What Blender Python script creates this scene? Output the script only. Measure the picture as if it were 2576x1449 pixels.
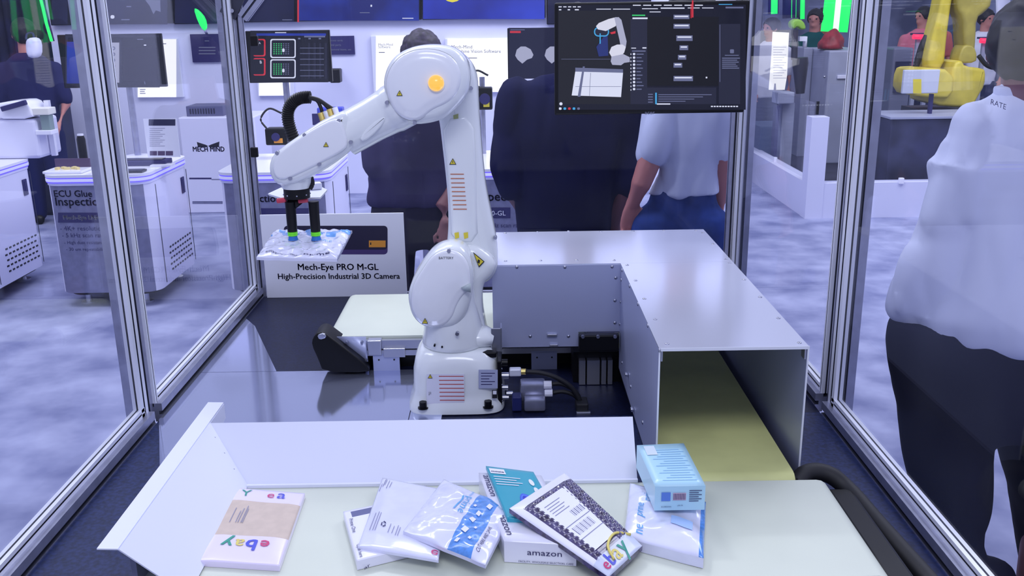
import bpy, bmesh, math, random
from mathutils import Vector, Matrix, noise
for o in list(bpy.data.objects): bpy.data.objects.remove(o, do_unlink=True)
SC = bpy.context.scene; COL = SC.collection
random.seed(7)
# ------------------------------------------------------------------ camera
F = 2370.0; CX, CY = 1288.0, 724.5; CAMZ = 1.62
def _n(v): return v.normalized()
AY = _n(Vector((1273-CX, -(27-CY), -F)))
_zd = Vector((1400-CX, -(8500-CY), -F))
AZ = -_n(_zd - AY*_zd.dot(AY)); AX = AY.cross(AZ)
R = Matrix((AX, AY, AZ))                       # world = R @ cam
CAM = Vector((0, 0, CAMZ))
cd = bpy.data.cameras.new('camera'); cam = bpy.data.objects.new('camera', cd); COL.objects.link(cam)
cam.matrix_world = Matrix.Translation(CAM) @ R.to_4x4()
cd.sensor_width = 36; cd.lens = F/2576*36; cd.clip_start = .02; cd.clip_end = 80
SC.camera = cam
def P(u, v, x=None, y=None, z=None):
    d = R @ Vector((u-CX, -(v-CY), -F))
    t = (z-CAMZ)/d.z if z is not None else (y/d.y if y is not None else x/d.x)
    return CAM + d*t
# ------------------------------------------------------------------ world + lights
SC.view_settings.view_transform = 'Standard'; SC.view_settings.look = 'None'
SC.view_settings.exposure = 0.0; SC.view_settings.gamma = 1; SC.view_settings.use_curve_mapping = False
W = bpy.data.worlds.new('hall'); SC.world = W; W.use_nodes = True
bg = W.node_tree.nodes['Background']; bg.inputs[0].default_value = (.54, .58, .86, 1); bg.inputs[1].default_value = .82
def area(name, loc, tgt, sx, sy, power, col=(.86, .89, 1)):
    l = bpy.data.lights.new(name, 'AREA'); l.shape = 'RECTANGLE'; l.size = sx; l.size_y = sy; l.energy = power; l.color = col
    o = bpy.data.objects.new(name, l); COL.objects.link(o); o.location = loc
    o.rotation_euler = (Vector(tgt)-Vector(loc)).to_track_quat('-Z', 'Y').to_euler(); return o
area('enclosure_lamp', (-.35, 3.0, 2.45), (-.05, 1.7, .8), .30, .12, 21)
area('aisle_lamp', (.1, -.4, 3.4), (0, 2.0, .8), 1.6, .8, 34)
area('hall_lamp_left', (-3.0, 4.2, 5.0), (-2.5, 5.5, 0), 3, 2, 130)
area('hall_lamp_middle', (.6, 5.8, 5.0), (.3, 7.5, 1.2), 4, 1.5, 150)
area('hall_lamp_right', (4.0, 5.0, 5.0), (3.0, 6.0, 0), 3, 3, 190)

# ------------------------------------------------------------------ materials
def lin(c):
    c = c/255.0
    return c/12.92 if c <= .04045 else ((c+.055)/1.055)**2.4
_m = {}
def mat(name, rgb, rough=.5, metal=0, emit=0, spec=.5, coat=0, noise_s=0, noise_a=0, bump=0, rgb2=None, lo=.35, hi=.65, detail=5):
    if name in _m: return _m[name]
    m = bpy.data.materials.new(name); m.use_nodes = True; nt = m.node_tree; b = nt.nodes['Principled BSDF']
    c = (lin(rgb[0]), lin(rgb[1]), lin(rgb[2]), 1)
    b.inputs['Base Color'].default_value = c; b.inputs['Roughness'].default_value = rough
    b.inputs['Metallic'].default_value = metal; b.inputs['Specular IOR Level'].default_value = spec
    b.inputs['Coat Weight'].default_value = coat; b.inputs['Coat Roughness'].default_value = .08
    if emit:
        b.inputs['Base Color'].default_value = (c[0]*.12, c[1]*.12, c[2]*.12, 1)
        b.inputs['Emission Color'].default_value = c; b.inputs['Emission Strength'].default_value = emit
    if noise_s:
        tc = nt.nodes.new('ShaderNodeTexCoord'); nz = nt.nodes.new('ShaderNodeTexNoise')
        nz.inputs['Scale'].default_value = noise_s; nz.inputs['Detail'].default_value = detail
        nt.links.new(tc.outputs['Object'], nz.inputs['Vector'])
        if rgb2 or noise_a:
            rp = nt.nodes.new('ShaderNodeValToRGB'); rp.color_ramp.elements[0].position = lo; rp.color_ramp.elements[1].position = hi
            d = rgb2 if rgb2 else tuple(max(0, k*(1-noise_a)) for k in rgb)
            rp.color_ramp.elements[0].color = (lin(d[0]), lin(d[1]), lin(d[2]), 1); rp.color_ramp.elements[1].color = c
            nt.links.new(nz.outputs['Fac'], rp.inputs['Fac']); nt.links.new(rp.outputs['Color'], b.inputs['Emission Color' if emit else 'Base Color'])
        if bump:
            bp = nt.nodes.new('ShaderNodeBump'); bp.inputs['Strength'].default_value = bump; bp.inputs['Distance'].default_value = .01
            nt.links.new(nz.outputs['Fac'], bp.inputs['Height']); nt.links.new(bp.outputs['Normal'], b.inputs['Normal'])
    _m[name] = m; return m
def glass_mat():
    m = bpy.data.materials.new('acrylic_glass'); m.use_nodes = True; nt = m.node_tree; nt.nodes.clear()
    o = nt.nodes.new('ShaderNodeOutputMaterial'); t = nt.nodes.new('ShaderNodeBsdfTransparent'); g = nt.nodes.new('ShaderNodeBsdfGlossy')
    t.inputs[0].default_value = (.965, .97, .985, 1); g.inputs['Roughness'].default_value = .01
    d = nt.nodes.new('ShaderNodeBsdfDiffuse'); d.inputs[0].default_value = (.7, .75, .95, 1)
    lw = nt.nodes.new('ShaderNodeLayerWeight'); lw.inputs['Blend'].default_value = .5
    pw = nt.nodes.new('ShaderNodeMath'); pw.operation = 'POWER'; pw.inputs[1].default_value = 4.0; nt.links.new(lw.outputs['Facing'], pw.inputs[0])
    f = nt.nodes.new('ShaderNodeMath'); f.operation = 'MULTIPLY_ADD'; f.inputs[1].default_value = .42; f.inputs[2].default_value = .010; nt.links.new(pw.outputs[0], f.inputs[0])
    mx = nt.nodes.new('ShaderNodeMixShader'); mx2 = nt.nodes.new('ShaderNodeMixShader')
    tc = nt.nodes.new('ShaderNodeTexCoord'); nz = nt.nodes.new('ShaderNodeTexNoise'); nz.inputs['Scale'].default_value = 3
    mr = nt.nodes.new('ShaderNodeMapRange'); mr.inputs['From Min'].default_value = .3; mr.inputs['From Max'].default_value = .8
    mr.inputs['To Min'].default_value = .0; mr.inputs['To Max'].default_value = .018
    nt.links.new(tc.outputs['Object'], nz.inputs['Vector']); nt.links.new(nz.outputs['Fac'], mr.inputs['Value'])
    nt.links.new(f.outputs[0], mx.inputs[0]); nt.links.new(t.outputs[0], mx.inputs[1]); nt.links.new(g.outputs[0], mx.inputs[2])
    nt.links.new(mr.outputs[0], mx2.inputs[0]); nt.links.new(mx.outputs[0], mx2.inputs[1]); nt.links.new(d.outputs[0], mx2.inputs[2])
    nt.links.new(mx2.outputs[0], o.inputs[0]); return m
GLASS = glass_mat()
M_ROB = mat('robot_white', (232, 236, 238), .22, coat=.6)
M_ROB2 = mat('robot_cover_white', (238, 240, 245), .18, coat=.7)
M_ALU = mat('anodised_aluminium', (176, 178, 200), .32, .75, noise_s=30, noise_a=.08)
M_ALUW = mat('bright_frame_edge', (232, 234, 245), .35, .3)
M_ALUD = mat('slot_dark', (60, 62, 78), .5, .4)
M_SHEET = mat('powder_white_sheet', (226, 229, 246), .42)
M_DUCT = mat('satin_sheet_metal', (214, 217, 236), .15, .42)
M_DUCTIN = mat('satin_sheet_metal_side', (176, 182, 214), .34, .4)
M_BELT = mat('pvc_belt', (214, 220, 204), .38, noise_s=4, noise_a=.03)
M_BELT2 = mat('pvc_belt_green', (218, 220, 150), .4, noise_s=7, noise_a=.08)
M_DECK = mat('navy_deck', (24, 29, 62), .4, spec=.25, noise_s=160, noise_a=.35)
M_DECKB = mat('blue_side_sheet', (40, 52, 98), .4, spec=.3, noise_s=120, noise_a=.35)
M_BLACK = mat('black_plastic', (9, 9, 14), .4, spec=.3)
M_RUB = mat('black_rubber', (20, 20, 26), .6)
M_STEEL = mat('zinc_steel', (190, 192, 205), .3, .9)
M_BOLT = mat('bolt_steel', (170, 172, 188), .25, .9)
M_WALL = mat('booth_white', (214, 215, 240), .6)
M_CAB = mat('cabinet_white', (226, 226, 248), .45)
M_CABG = mat('cabinet_grey', (124, 126, 160), .5, noise_s=30, noise_a=.1)
M_INK = mat('navy_ink', (38, 34, 92), .6)
M_INKB = mat('black_ink', (24, 24, 34), .6)
M_WPRINT = mat('white_print', (235, 236, 248), .6)
M_LED = mat('violet_led_strip', (92, 78, 255), .5, emit=1.6)
M_LEDW = mat('pale_led_strip', (196, 200, 255), .5, emit=1.0)
M_LBOX = mat('lightbox_panel', (250, 250, 255), .5, emit=1.15)
M_SCR = mat('screen_dark', (14, 16, 34), .15, emit=.9)
M_SCRBLUE = mat('screen_blue', (36, 58, 168), .3, emit=.9, noise_s=2.2, rgb2=(22, 26, 92))
M_SCRNAVY = mat('screen_navy', (40, 46, 110), .3, emit=.25, noise_s=3, rgb2=(16, 16, 46))
M_SW = mat('screen_white', (222, 226, 246), .4, emit=.85)
M_SG = mat('screen_grey', (120, 126, 165), .4, emit=.6)
M_SPANEL = mat('screen_panel', (34, 36, 58), .3, emit=.8)
M_SRED = mat('screen_red', (214, 50, 66), .4, emit=.8)
M_SGRN = mat('screen_green', (60, 220, 120), .4, emit=.8)
M_SCYA = mat('screen_cyan', (70, 170, 230), .4, emit=.8)
M_YEL = mat('warning_yellow', (226, 208, 60), .5)
M_YROB = mat('robot_yellow', (226, 205, 70), .4, noise_s=8, noise_a=.12)
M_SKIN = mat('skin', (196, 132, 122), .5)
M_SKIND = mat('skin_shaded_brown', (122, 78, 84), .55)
M_HAIR = mat('dark_hair', (24, 20, 34), .6, noise_s=60, noise_a=.5)
M_WHITEP = mat('white_poly', (236, 236, 250), .28, coat=.3)

# ------------------------------------------------------------------ helpers
def tag(o, label=None, cat=None, group=None, kind=None):
    if label: o['label'] = label
    if cat: o['category'] = cat
    if group: o['group'] = group
    if kind: o['kind'] = kind
    return o
def thing(name, label, cat, loc=(0, 0, 0), group=None):
    o = bpy.data.objects.new(name, None); COL.objects.link(o); o.location = loc; o.empty_display_size = .05
    return tag(o, label, cat, group)
def obj(name, bm, mats, parent=None, smooth=False, label=None, recalc=True):
    me = bpy.data.meshes.new(name)
    if recalc: bmesh.ops.recalc_face_normals(bm, faces=bm.faces)
    bm.to_mesh(me); bm.free()
    if not isinstance(mats, (list, tuple)): mats = [mats]
    for m in mats: me.materials.append(m)
    if smooth:
        for p in me.polygons: p.use_smooth = True
        if smooth != 'all': me.set_sharp_from_angle(angle=math.radians(smooth if smooth is not True else 38))
    o = bpy.data.objects.new(name, me); COL.objects.link(o)
    return attach(o, parent, label)
def attach(o, parent, label=None):
    if parent is not None:
        o.parent = parent; l = Vector((0, 0, 0)); q = parent
        inv = Matrix.Identity(4)
        while q is not None:
            inv = q.matrix_basis @ inv if False else (q.matrix_basis @ inv); q = q.parent
        o.matrix_parent_inverse = Matrix.Identity(4)
        chain = []; q = parent
        while q is not None: chain.append(q); q = q.parent
        mw = Matrix.Identity(4)
        for c in reversed(chain): mw = mw @ c.matrix_parent_inverse @ c.matrix_basis
        o.matrix_parent_inverse = mw.inverted()
    if label: o['label'] = label
    return o
def B(): return bmesh.new()
def box(bm, c, s, rot=None, bev=0, mi=0):
    """box centred at c with size s; rot = 3x3 or z angle"""
    M = Matrix.Identity(3) if rot is None else (rot if isinstance(rot, Matrix) else Matrix.Rotation(rot, 3, 'Z'))
    g = bmesh.ops.create_cube(bm, size=1)
    for v in g['verts']: v.co = M @ Vector((v.co.x*s[0], v.co.y*s[1], v.co.z*s[2])) + Vector(c)
    fs = {f for v in g['verts'] for f in v.link_faces}
    for f in fs: f.material_index = mi
    if bev:
        es = {e for f in fs for e in f.edges}
        r = bmesh.ops.bevel(bm, geom=list(es), offset=bev, segments=2, affect='EDGES', profile=.5)
        for f in r['faces']: f.material_index = mi
def bx(bm, x0, x1, y0, y1, z0, z1, bev=0, mi=0): box(bm, ((x0+x1)/2, (y0+y1)/2, (z0+z1)/2), (x1-x0, y1-y0, z1-z0), None, bev, mi)
def frame_at(t):
    t = t.normalized(); up = Vector((0, 0, 1)) if abs(t.z) < .9 else Vector((0, 1, 0))
    a = t.cross(up).normalized(); b = a.cross(t).normalized(); return a, b
def tube(bm, pts, rad, seg=12, mi=0, cap=True, a0=None):
    """rad: number or list of numbers or (ra,rb)"""
    pts = [Vector(p) for p in pts]; n = len(pts)
    if not isinstance(rad, list): rad = [rad]*n
    rings = []
    for i, p in enumerate(pts):
        t = (pts[min(i+1, n-1)]-pts[max(i-1, 0)])
        a, b = frame_at(t)
        if a0 is not None:
            a = (Vector(a0)-t.normalized()*Vector(a0).dot(t.normalized())).normalized(); b = a.cross(t.normalized())
        r = rad[i]; ra, rb = r if isinstance(r, tuple) else (r, r)
        rings.append([bm.verts.new(p+a*ra*math.cos(2*math.pi*k/seg)+b*rb*math.sin(2*math.pi*k/seg)) for k in range(seg)])
    for i in range(n-1):
        for k in range(seg):
            f = bm.faces.new((rings[i][k], rings[i][(k+1) % seg], rings[i+1][(k+1) % seg], rings[i+1][k])); f.material_index = mi; f.smooth = True
    if cap:
        f = bm.faces.new(rings[0][::-1]); f.material_index = mi; f = bm.faces.new(rings[-1]); f.material_index = mi
def cyl(bm, p0, p1, r, seg=20, mi=0, r2=None): tube(bm, [p0, p1], [r, r if r2 is None else r2], seg, mi)
def curve(pts, n=8):
    pts = [Vector(p) for p in pts]; q = [pts[0]*2-pts[1]]+pts+[pts[-1]*2-pts[-2]]; out = []
    for i in range(1, len(q)-2):
        for k in range(n):
            t = k/n; a, b, c, d = q[i-1], q[i], q[i+1], q[i+2]
            out.append(.5*((2*b)+(c-a)*t+(2*a-5*b+4*c-d)*t*t+(3*b-a-3*c+d)*t**3))
    out.append(pts[-1]); return out
def ball(bm, c, r, sub=3, sc=(1, 1, 1), mi=0):
    g = bmesh.ops.create_icosphere(bm, subdivisions=sub, radius=r)
    for v in g['verts']: v.co = Vector((v.co.x*sc[0], v.co.y*sc[1], v.co.z*sc[2]))+Vector(c)
    for f in {f for v in g['verts'] for f in v.link_faces}: f.material_index = mi; f.smooth = True
def quad(bm, pts, mi=0):
    f = bm.faces.new([bm.verts.new(p) for p in pts]); f.material_index = mi; return f
def chaikin(p, it=2):
    for _ in range(it):
        q = []
        for i in range(len(p)):
            a, b = p[i], p[(i+1) % len(p)]
            q += [a*.75+b*.25, a*.25+b*.75]
        p = q
    return p
def outline(px, y, it=2): return chaikin([P(u, v, y=y) for u, v in px], it)
def puck(bm, pts, prof, mi=0):
    """pts: closed world outline in a plane Y=const; prof: (dy, inset) rings front to back"""
    n = len(pts); c = sum(pts, Vector())/n
    ar = sum(pts[i].x*pts[(i+1) % n].z-pts[(i+1) % n].x*pts[i].z for i in range(n)); sg = 1 if ar > 0 else -1
    nor = []
    for i in range(n):
        t = pts[(i+1) % n]-pts[i-1]; nor.append(Vector((t.z, 0, -t.x)).normalized()*sg)
    rings = [[bm.verts.new(Vector((p.x, p.y+dy, p.z))-nor[i]*ins) for i, p in enumerate(pts)] for dy, ins in prof]
    for a, b in zip(rings, rings[1:]):
        for i in range(n):
            f = bm.faces.new((a[i], a[(i+1) % n], b[(i+1) % n], b[i])); f.material_index = mi; f.smooth = True
    for r, e in ((rings[0], 0), (rings[-1], 1)):
        f = bm.faces.new(r if e else r[::-1]); f.material_index = mi; f.smooth = True
def rnd(t, b, dome=0, n=5):
    """rounded profile: thickness t, bevel radius b"""
    out = []
    if dome: out += [(-dome, b+dome*3.2), (-dome*.6, b+dome*1.6)]
    for k in range(n+1):
        a = math.pi/2*k/n; out.append((b-b*math.sin(a) if 0 else b*(1-math.sin(a)), b*(1-math.cos(a))) )
    out = ([(-dome, b+dome*3.2), (-dome*.55, b+dome*1.5)] if dome else []) + [(b*(1-math.cos(a)), b*(1-math.sin(a))) for a in [math.pi/2*k/n for k in range(n+1)]]
    out += [(t-b*(1-math.cos(a)), b*(1-math.sin(a))) for a in [math.pi/2*(n-k)/n for k in range(n+1)]]
    return out
def flat(name, items, y, parent=None, label=None, dz=0):
    """items: (pixel polygon or rect, material) drawn on the real plane Y=y"""
    bm = B(); ms = []
    for k, (p, m) in enumerate(items):
        if m not in ms: ms.append(m)
        if len(p) == 4 and not isinstance(p[0], tuple): p = [(p[0], p[1]), (p[2], p[1]), (p[2], p[3]), (p[0], p[3])]
        quad(bm, [P(u, v, y=y-.0006*(1+k*.02)*1) + Vector((0, -k*.00002, 0)) for u, v in p], ms.index(m))
    return obj(name, bm, ms, parent, label=label, recalc=False)
def slab(name, px, y, th, m, parent=None, bev=0, label=None):
    """real box whose front face fills the pixel rect at plane y"""
    a, b = P(px[0], px[3], y=y), P(px[2], px[1], y=y); bm = B(); bx(bm, a.x, b.x, y, y+th, a.z, b.z, bev)
    return obj(name, bm, m, parent, label=label)
_txt = {}
def text_mesh(s, bold=0):
    if (s, bold) in _txt: return _txt[(s, bold)]
    cu = bpy.data.curves.new('t', 'FONT'); cu.body = s; cu.size = 1; cu.resolution_u = 2; cu.offset = bold
    o = bpy.data.objects.new('t', cu); COL.objects.link(o); bpy.context.view_layer.update()
    me = bpy.data.meshes.new_from_object(o.evaluated_get(bpy.context.evaluated_depsgraph_get()))
    vs = [v.co.copy() for v in me.vertices]; fs = [tuple(p.vertices) for p in me.polygons]
    bpy.data.objects.remove(o); bpy.data.curves.remove(cu); bpy.data.meshes.remove(me)
    x0 = min(v.x for v in vs); x1 = max(v.x for v in vs); y1 = max(v.y for v in vs)
    vs = [Vector(((v.x-x0)/(x1-x0), v.y/(x1-x0), 0)) for v in vs]
    _txt[(s, bold)] = (vs, fs); return vs, fs
def text(s, a, b, m, parent, up=None, off=(0, 0, 0), ys=1, bold=.0, surf=None, name='lettering'):
    """text between base points a and b (world, or uv when surf given)"""
    vs, fs = text_mesh(s); bm = B()
    if bold:
        hh = max(v.y for v in vs)*bold*1.6; n0 = len(vs); f0 = list(fs); v0 = list(vs); vs = []; fs = []
        for k, (dx, dy) in enumerate(((-1, 0), (1, 0), (0, .8), (0, -.8))):
            vs += [v+Vector((dx*hh, dy*hh, 0)) for v in v0]; fs += [tuple(i+k*n0 for i in f) for f in f0]
    if surf:
        a = Vector((a[0], a[1], 0)); b = Vector((b[0], b[1], 0)); ax = surf.ax
        d = b-a; dm = Vector((d.x*ax[0], d.y*ax[1], 0)); um = Vector((-dm.y, dm.x, 0))*ys
        if up == -1: um = -um
        u = Vector((um.x/ax[0], um.y/ax[1], 0))
        w = [surf.at((a+d*v.x+u*v.y).x, (a+d*v.x+u*v.y).y, .0012) for v in vs]
    else:
        a = Vector(a); b = Vector(b); d = b-a; up = Vector(up or (0, 0, 1)).normalized()*d.length*ys
        w = [a+d*v.x+up*v.y+Vector(off) for v in vs]
    bv = [bm.verts.new(p) for p in w]
    for f in fs:
        try: bm.faces.new([bv[i] for i in f])
        except ValueError: pass
    return obj(name, bm, m, parent, recalc=False)
def tpx(s, u0, v0, u1, v1, y, m, parent, ys=1, bold=.0, name='lettering'):
    return text(s, P(u0, v0, y=y-.001), P(u1, v1, y=y-.001), m, parent, ys=ys, bold=bold, name=name)
class Surf:
    """thin pillow-like sheet spanned by world corners a(0,0) b(1,0) c(1,1) d(0,1)"""
    def __init__(s, a, b, c, d, h=.0, bump=.0, fs=30, seed=0, edge=6):
        s.c = [Vector(q) for q in (a, b, c, d)]; s.h = h; s.bump = bump; s.fs = fs; s.seed = seed; s.edge = edge
        s.ax = ((s.c[1]-s.c[0]).length, (s.c[3]-s.c[0]).length)
    def at(s, u, v, off=0):
        a, b, c, d = s.c; p = a*(1-u)*(1-v)+b*u*(1-v)+c*u*v+d*(1-u)*v
        e = min(1, s.edge*max(0, min(u, 1-u)))*min(1, s.edge*max(0, min(v, 1-v))); e = e**.5 if e > 0 else 0
        z = s.h*e
        if s.bump: z += s.bump*noise.noise(Vector((p.x*s.fs+s.seed, p.y*s.fs, s.seed*3.1)))*min(1, e*2+.2)
        return p+Vector((0, 0, z+off))
    def mesh(s, name, colf, mats, parent, nx=40, ny=40, th=None, label=None):
        bm = B(); g = [[bm.verts.new(s.at(i/nx, j/ny)) for i in range(nx+1)] for j in range(ny+1)]
        for j in range(ny):
            for i in range(nx):
                f = bm.faces.new((g[j][i], g[j][i+1], g[j+1][i+1], g[j+1][i])); f.smooth = True
                f.material_index = colf((i+.5)/nx, (j+.5)/ny) if colf else 0
        lp = [g[0][i] for i in range(nx)]+[g[j][nx] for j in range(ny)]+[g[ny][i] for i in range(nx, 0, -1)]+[g[j][0] for j in range(ny, 0, -1)]
        t = th if th is not None else s.h
        lo = [bm.verts.new(Vector((v.co.x, v.co.y, v.co.z-t))) for v in lp]
        for i in range(len(lp)):
            f = bm.faces.new((lp[i], lo[i], lo[(i+1) % len(lp)], lp[(i+1) % len(lp)])); f.material_index = 0
        bm.faces.new(lo[::-1])
        return obj(name, bm, mats, parent, label=label)
def slot_profile(w, s=.009, d=.008):
    h = w/2; a = s/2
    q = [(-h, -h), (-a, -h), (-a, -h+d), (a, -h+d), (a, -h), (h, -h), (h, -a), (h-d, -a), (h-d, a), (h, a), (h, h), (a, h), (a, h-d), (-a, h-d), (-a, h), (-h, h), (-h, a), (-h+d, a), (-h+d, -a), (-h, -a)]
    return q
def profile(name, p0, p1, w, m, parent, w2=None, label=None):
    """aluminium T-slot extrusion from p0 to p1"""
    p0, p1 = Vector(p0), Vector(p1); t = (p1-p0).normalized()
    if abs(t.z) > .9: a, b = Vector((1, 0, 0)), Vector((0, 1, 0))
    elif abs(t.y) > .9: a, b = Vector((1, 0, 0)), Vector((0, 0, 1))
    elif abs(t.x) > .9: a, b = Vector((0, 1, 0)), Vector((0, 0, 1))
    else: a, b = frame_at(t)
    q = slot_profile(w, w*.2, w*.18); k = (w2/w) if w2 else 1
    bm = B(); r0 = [bm.verts.new(p0+a*x+b*y*k) for x, y in q]; r1 = [bm.verts.new(p1+a*x+b*y*k) for x, y in q]
    n = len(q)
    for i in range(n):
        f = bm.faces.new((r0[i], r0[(i+1) % n], r1[(i+1) % n], r1[i]))
        (x0, y0), (x1, y1) = q[i], q[(i+1) % n]
        f.material_index = 1 if max(abs(x0), abs(y0)) < w/2-1e-6 or max(abs(x1), abs(y1)) < w/2-1e-6 else 0
    bm.faces.new(r0[::-1]); bm.faces.new(r1)
    return obj(name, bm, [m, M_ALUD], parent, label=label)
# ------------------------------------------------------------------ setting
M_FLOOR = mat('mottled_carpet', (170, 174, 206), .9, spec=.1, noise_s=3.6, rgb2=(112, 117, 156), lo=.30, hi=.72, detail=15)
bm = B(); bx(bm, -9, 12, -2, 19, -.1, 0); tag(obj('floor', bm, M_FLOOR), 'mottled grey blue exhibition carpet', kind='structure')
WY = 8.72
bm = B(); bx(bm, P(150, 250, y=WY).x, 2.08, WY, WY+.15, 0, 3.1); wb = tag(obj('wall_back', bm, M_WALL), 'white exhibition booth wall behind the enclosure', kind='structure')
# dark drape and far hall wall
M_DRAPE = mat('navy_drape', (30, 34, 92), .8, noise_s=2.5, rgb2=(12, 14, 42))
bm = B()
for i in range(26):
    x = -6.3+i*.09; tube(bm, [(x, WY+.35+.03*math.sin(i*2.1), 0), (x, WY+.35+.03*math.sin(i*2.1), 3.2)], (.055), 8)
tag(obj('wall_left', bm, M_DRAPE), 'dark navy drape beyond the left end of the booth', kind='structure')
bm = B(); bx(bm, -9, -6.2, 13.5, 13.6, 0, 4.2); tag(obj('wall_far_left', bm, mat('beige_hall_wall', (232, 214, 214), .7)), 'pale beige hall wall far left', kind='structure')
M_FAR = mat('far_hall_wall', (150, 156, 184), .8, noise_s=1.1, rgb2=(70, 74, 100), detail=8)
bm = B(); bx(bm, -6.2, 12, 18.4, 18.6, 0, 4.4); tag(obj('wall_far', bm, M_FAR), 'blurred grey far hall wall', kind='structure')

# ------------------------------------------------------------------ enclosure
ZD, ZB = .735, .825
XL, XR = -.848, .748; YM = 1.985; YB = 2.975; YF = .7; ZR = .7425; PL, PR = -.828, .722
enc = thing('machine_enclosure', 'aluminium framed clear walled robot enclosure around the white robot', 'enclosure', (0, 2, 0))
PW = .045
def post(x, y, z1=2.5): return profile('post', (x, y, .0), (x, y, z1), PW, M_ALU, enc)
for x, y in ((XL, YM), (XR, YM), (XL, YB), (XR, YB)): post(x, y)
post(XL, YF); post(XR, YF)
for x in (PL, PR):                    # side rails, lower and upper
    for a, b in ((YF, YM), (YM, YB)):
        profile('rail', (x, a+PW/2, ZR), (x, b-PW/2, ZR), PW, M_ALU, enc)
        profile('rail', (x, a+PW/2, 2.46), (x, b-PW/2, 2.46), PW, M_ALU, enc)
profile('rail', (XL+PW/2, YB, .71), (XR-PW/2, YB, .71), PW, M_ALU, enc)
profile('rail', (XL+PW/2, YB, 2.46), (XR-PW/2, YB, 2.46), PW, M_ALU, enc)
# corner gusset at the back left post, diagonal braces at the top
a, b = P(612, 45, y=YB-.02), P(690, -60, y=YB-.02)
profile('corner_brace', a, b, .03, M_ALU, enc)
bm = B(); box(bm, P(588, 5, y=YB-.03), (.05, .01, .09), Matrix.Rotation(.5, 3, 'Y')); gs = obj('gusset_plate', bm, M_ALUD, enc)
bm = B(); cyl(bm, P(583, 27, y=YB-.036), P(583, 27, y=YB-.05), .006, 10); obj('bolt', bm, M_BOLT, gs)
# framed panes on both sides
def pane(x, y0, y1, z0, z1, s):
    """one framed clear pane in the plane X=x"""
    w = .019
    v = .036; f = [((x, y0+w, z0+w/2), (x, y1-w, z0+w/2)), ((x, y0+w, z1-w/2), (x, y1-w, z1-w/2))]
    for p0, p1 in f: profile('pane_frame', p0, p1, w, M_ALUW, enc)
    for y, q in ((y0+.008, .016), (y1-v/2, v)): profile('pane_frame', (x, y, z0), (x, y, z1), w, M_ALUW, enc, w2=q)
    bm = B(); bx(bm, x-.002, x+.002, y0+.016, y1-v, z0+w, z1-w); obj('pane', bm, GLASS, enc)
h = PW/2
for x, s in ((PL, 1), (PR, -1)):
    pane(x, YF+h, YM-h, .765, 2.4375, s); pane(x, YM+h, YB-h, .765, 2.4375, s)
bm = B(); bx(bm, XL+h, XR-h, YB-.002, YB+.002, .7325, 2.4375); obj('pane', bm, GLASS, enc)
for x, y, w in ((XL+.039, YB-.012, .026), (XR-.039, YB-.012, .026)): profile('pane_frame', (x, y, .735), (x, y, 2.4375), w, M_ALU, enc)
# joints / clips on the back left post
for v in (103, 383):
    bm = B(); p = P(640, v, y=YB-.05); box(bm, p, (.022, .014, .03), None, .002); obj('pane_clip', bm, M_BLACK, enc)
# deck and base cabinet
deck = thing('machine_table', 'dark navy steel table inside the enclosure carrying robot and conveyors', 'table', (0, 2, 0))
bm = B(); bx(bm, PL+h, PR-h, 1.97, YB-h, ZD-.03, ZD); obj('table_top', bm, M_DECK, deck)
bm = B(); bx(bm, PL+h, PR-h, YF+.03, 1.9695, ZD-.03, ZD); obj('front_table_sheet', bm, M_DECKB, deck)
bm = B(); bx(bm, PL+h+.01, PR-h-.01, YF+.05, YB-h-.01, .1, ZD-.03); obj('cabinet_body', bm, M_DECKB, deck)
# light mounting plate in front of y=932 on the left of the robot
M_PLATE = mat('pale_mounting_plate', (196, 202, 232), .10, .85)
pl = thing('mounting_plate', 'pale blue grey metal plate under the left side of the robot', 'plate', (-.4, 1.9, ZD))
bm = B(); c0, c1 = P(402, 1058, z=ZD), P(402, 1175, z=ZD); q = [Vector(v) for v in ((PL+h+.001, 2.268, ZD), (PL+h+.001, c0.y, ZD), (c1.x, c1.y, ZD), (c1.x, 1.6, ZD), (-.235, 1.6, ZD), (-.235, 2.268, ZD))]
lo = [bm.verts.new(v+Vector((0, 0, .0004))) for v in q]; hi = [bm.verts.new(v+Vector((0, 0, .003))) for v in q]; bm.faces.new(hi); bm.faces.new(lo[::-1])
for i in range(6): bm.faces.new((lo[i], lo[(i+1) % 6], hi[(i+1) % 6], hi[i]))
obj('plate', bm, M_PLATE, pl)
bm = B(); bx(bm, -.233, -.16, 1.5, 2.02, ZD, ZD+.0032); bx(bm, -.233, -.13, 2.022, 2.13, ZD, ZD+.0031); obj('plate_strip', bm, M_PLATE, pl)
ws = thing('left_lit_patch', 'lit triangle of deck made as a pale sheet behind the mounting plate at the left frame rail', 'panel', (-.75, 2.4, ZD))  # patch of light on the deck, built as a thin pale sheet
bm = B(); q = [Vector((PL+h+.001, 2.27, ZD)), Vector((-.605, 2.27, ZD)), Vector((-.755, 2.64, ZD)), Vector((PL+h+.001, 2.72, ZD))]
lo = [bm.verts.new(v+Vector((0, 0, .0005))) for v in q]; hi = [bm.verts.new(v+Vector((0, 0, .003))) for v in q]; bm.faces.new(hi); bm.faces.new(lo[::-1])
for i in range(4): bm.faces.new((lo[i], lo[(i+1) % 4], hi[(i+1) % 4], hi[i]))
obj('sheet', bm, M_PLATE, ws)

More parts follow.
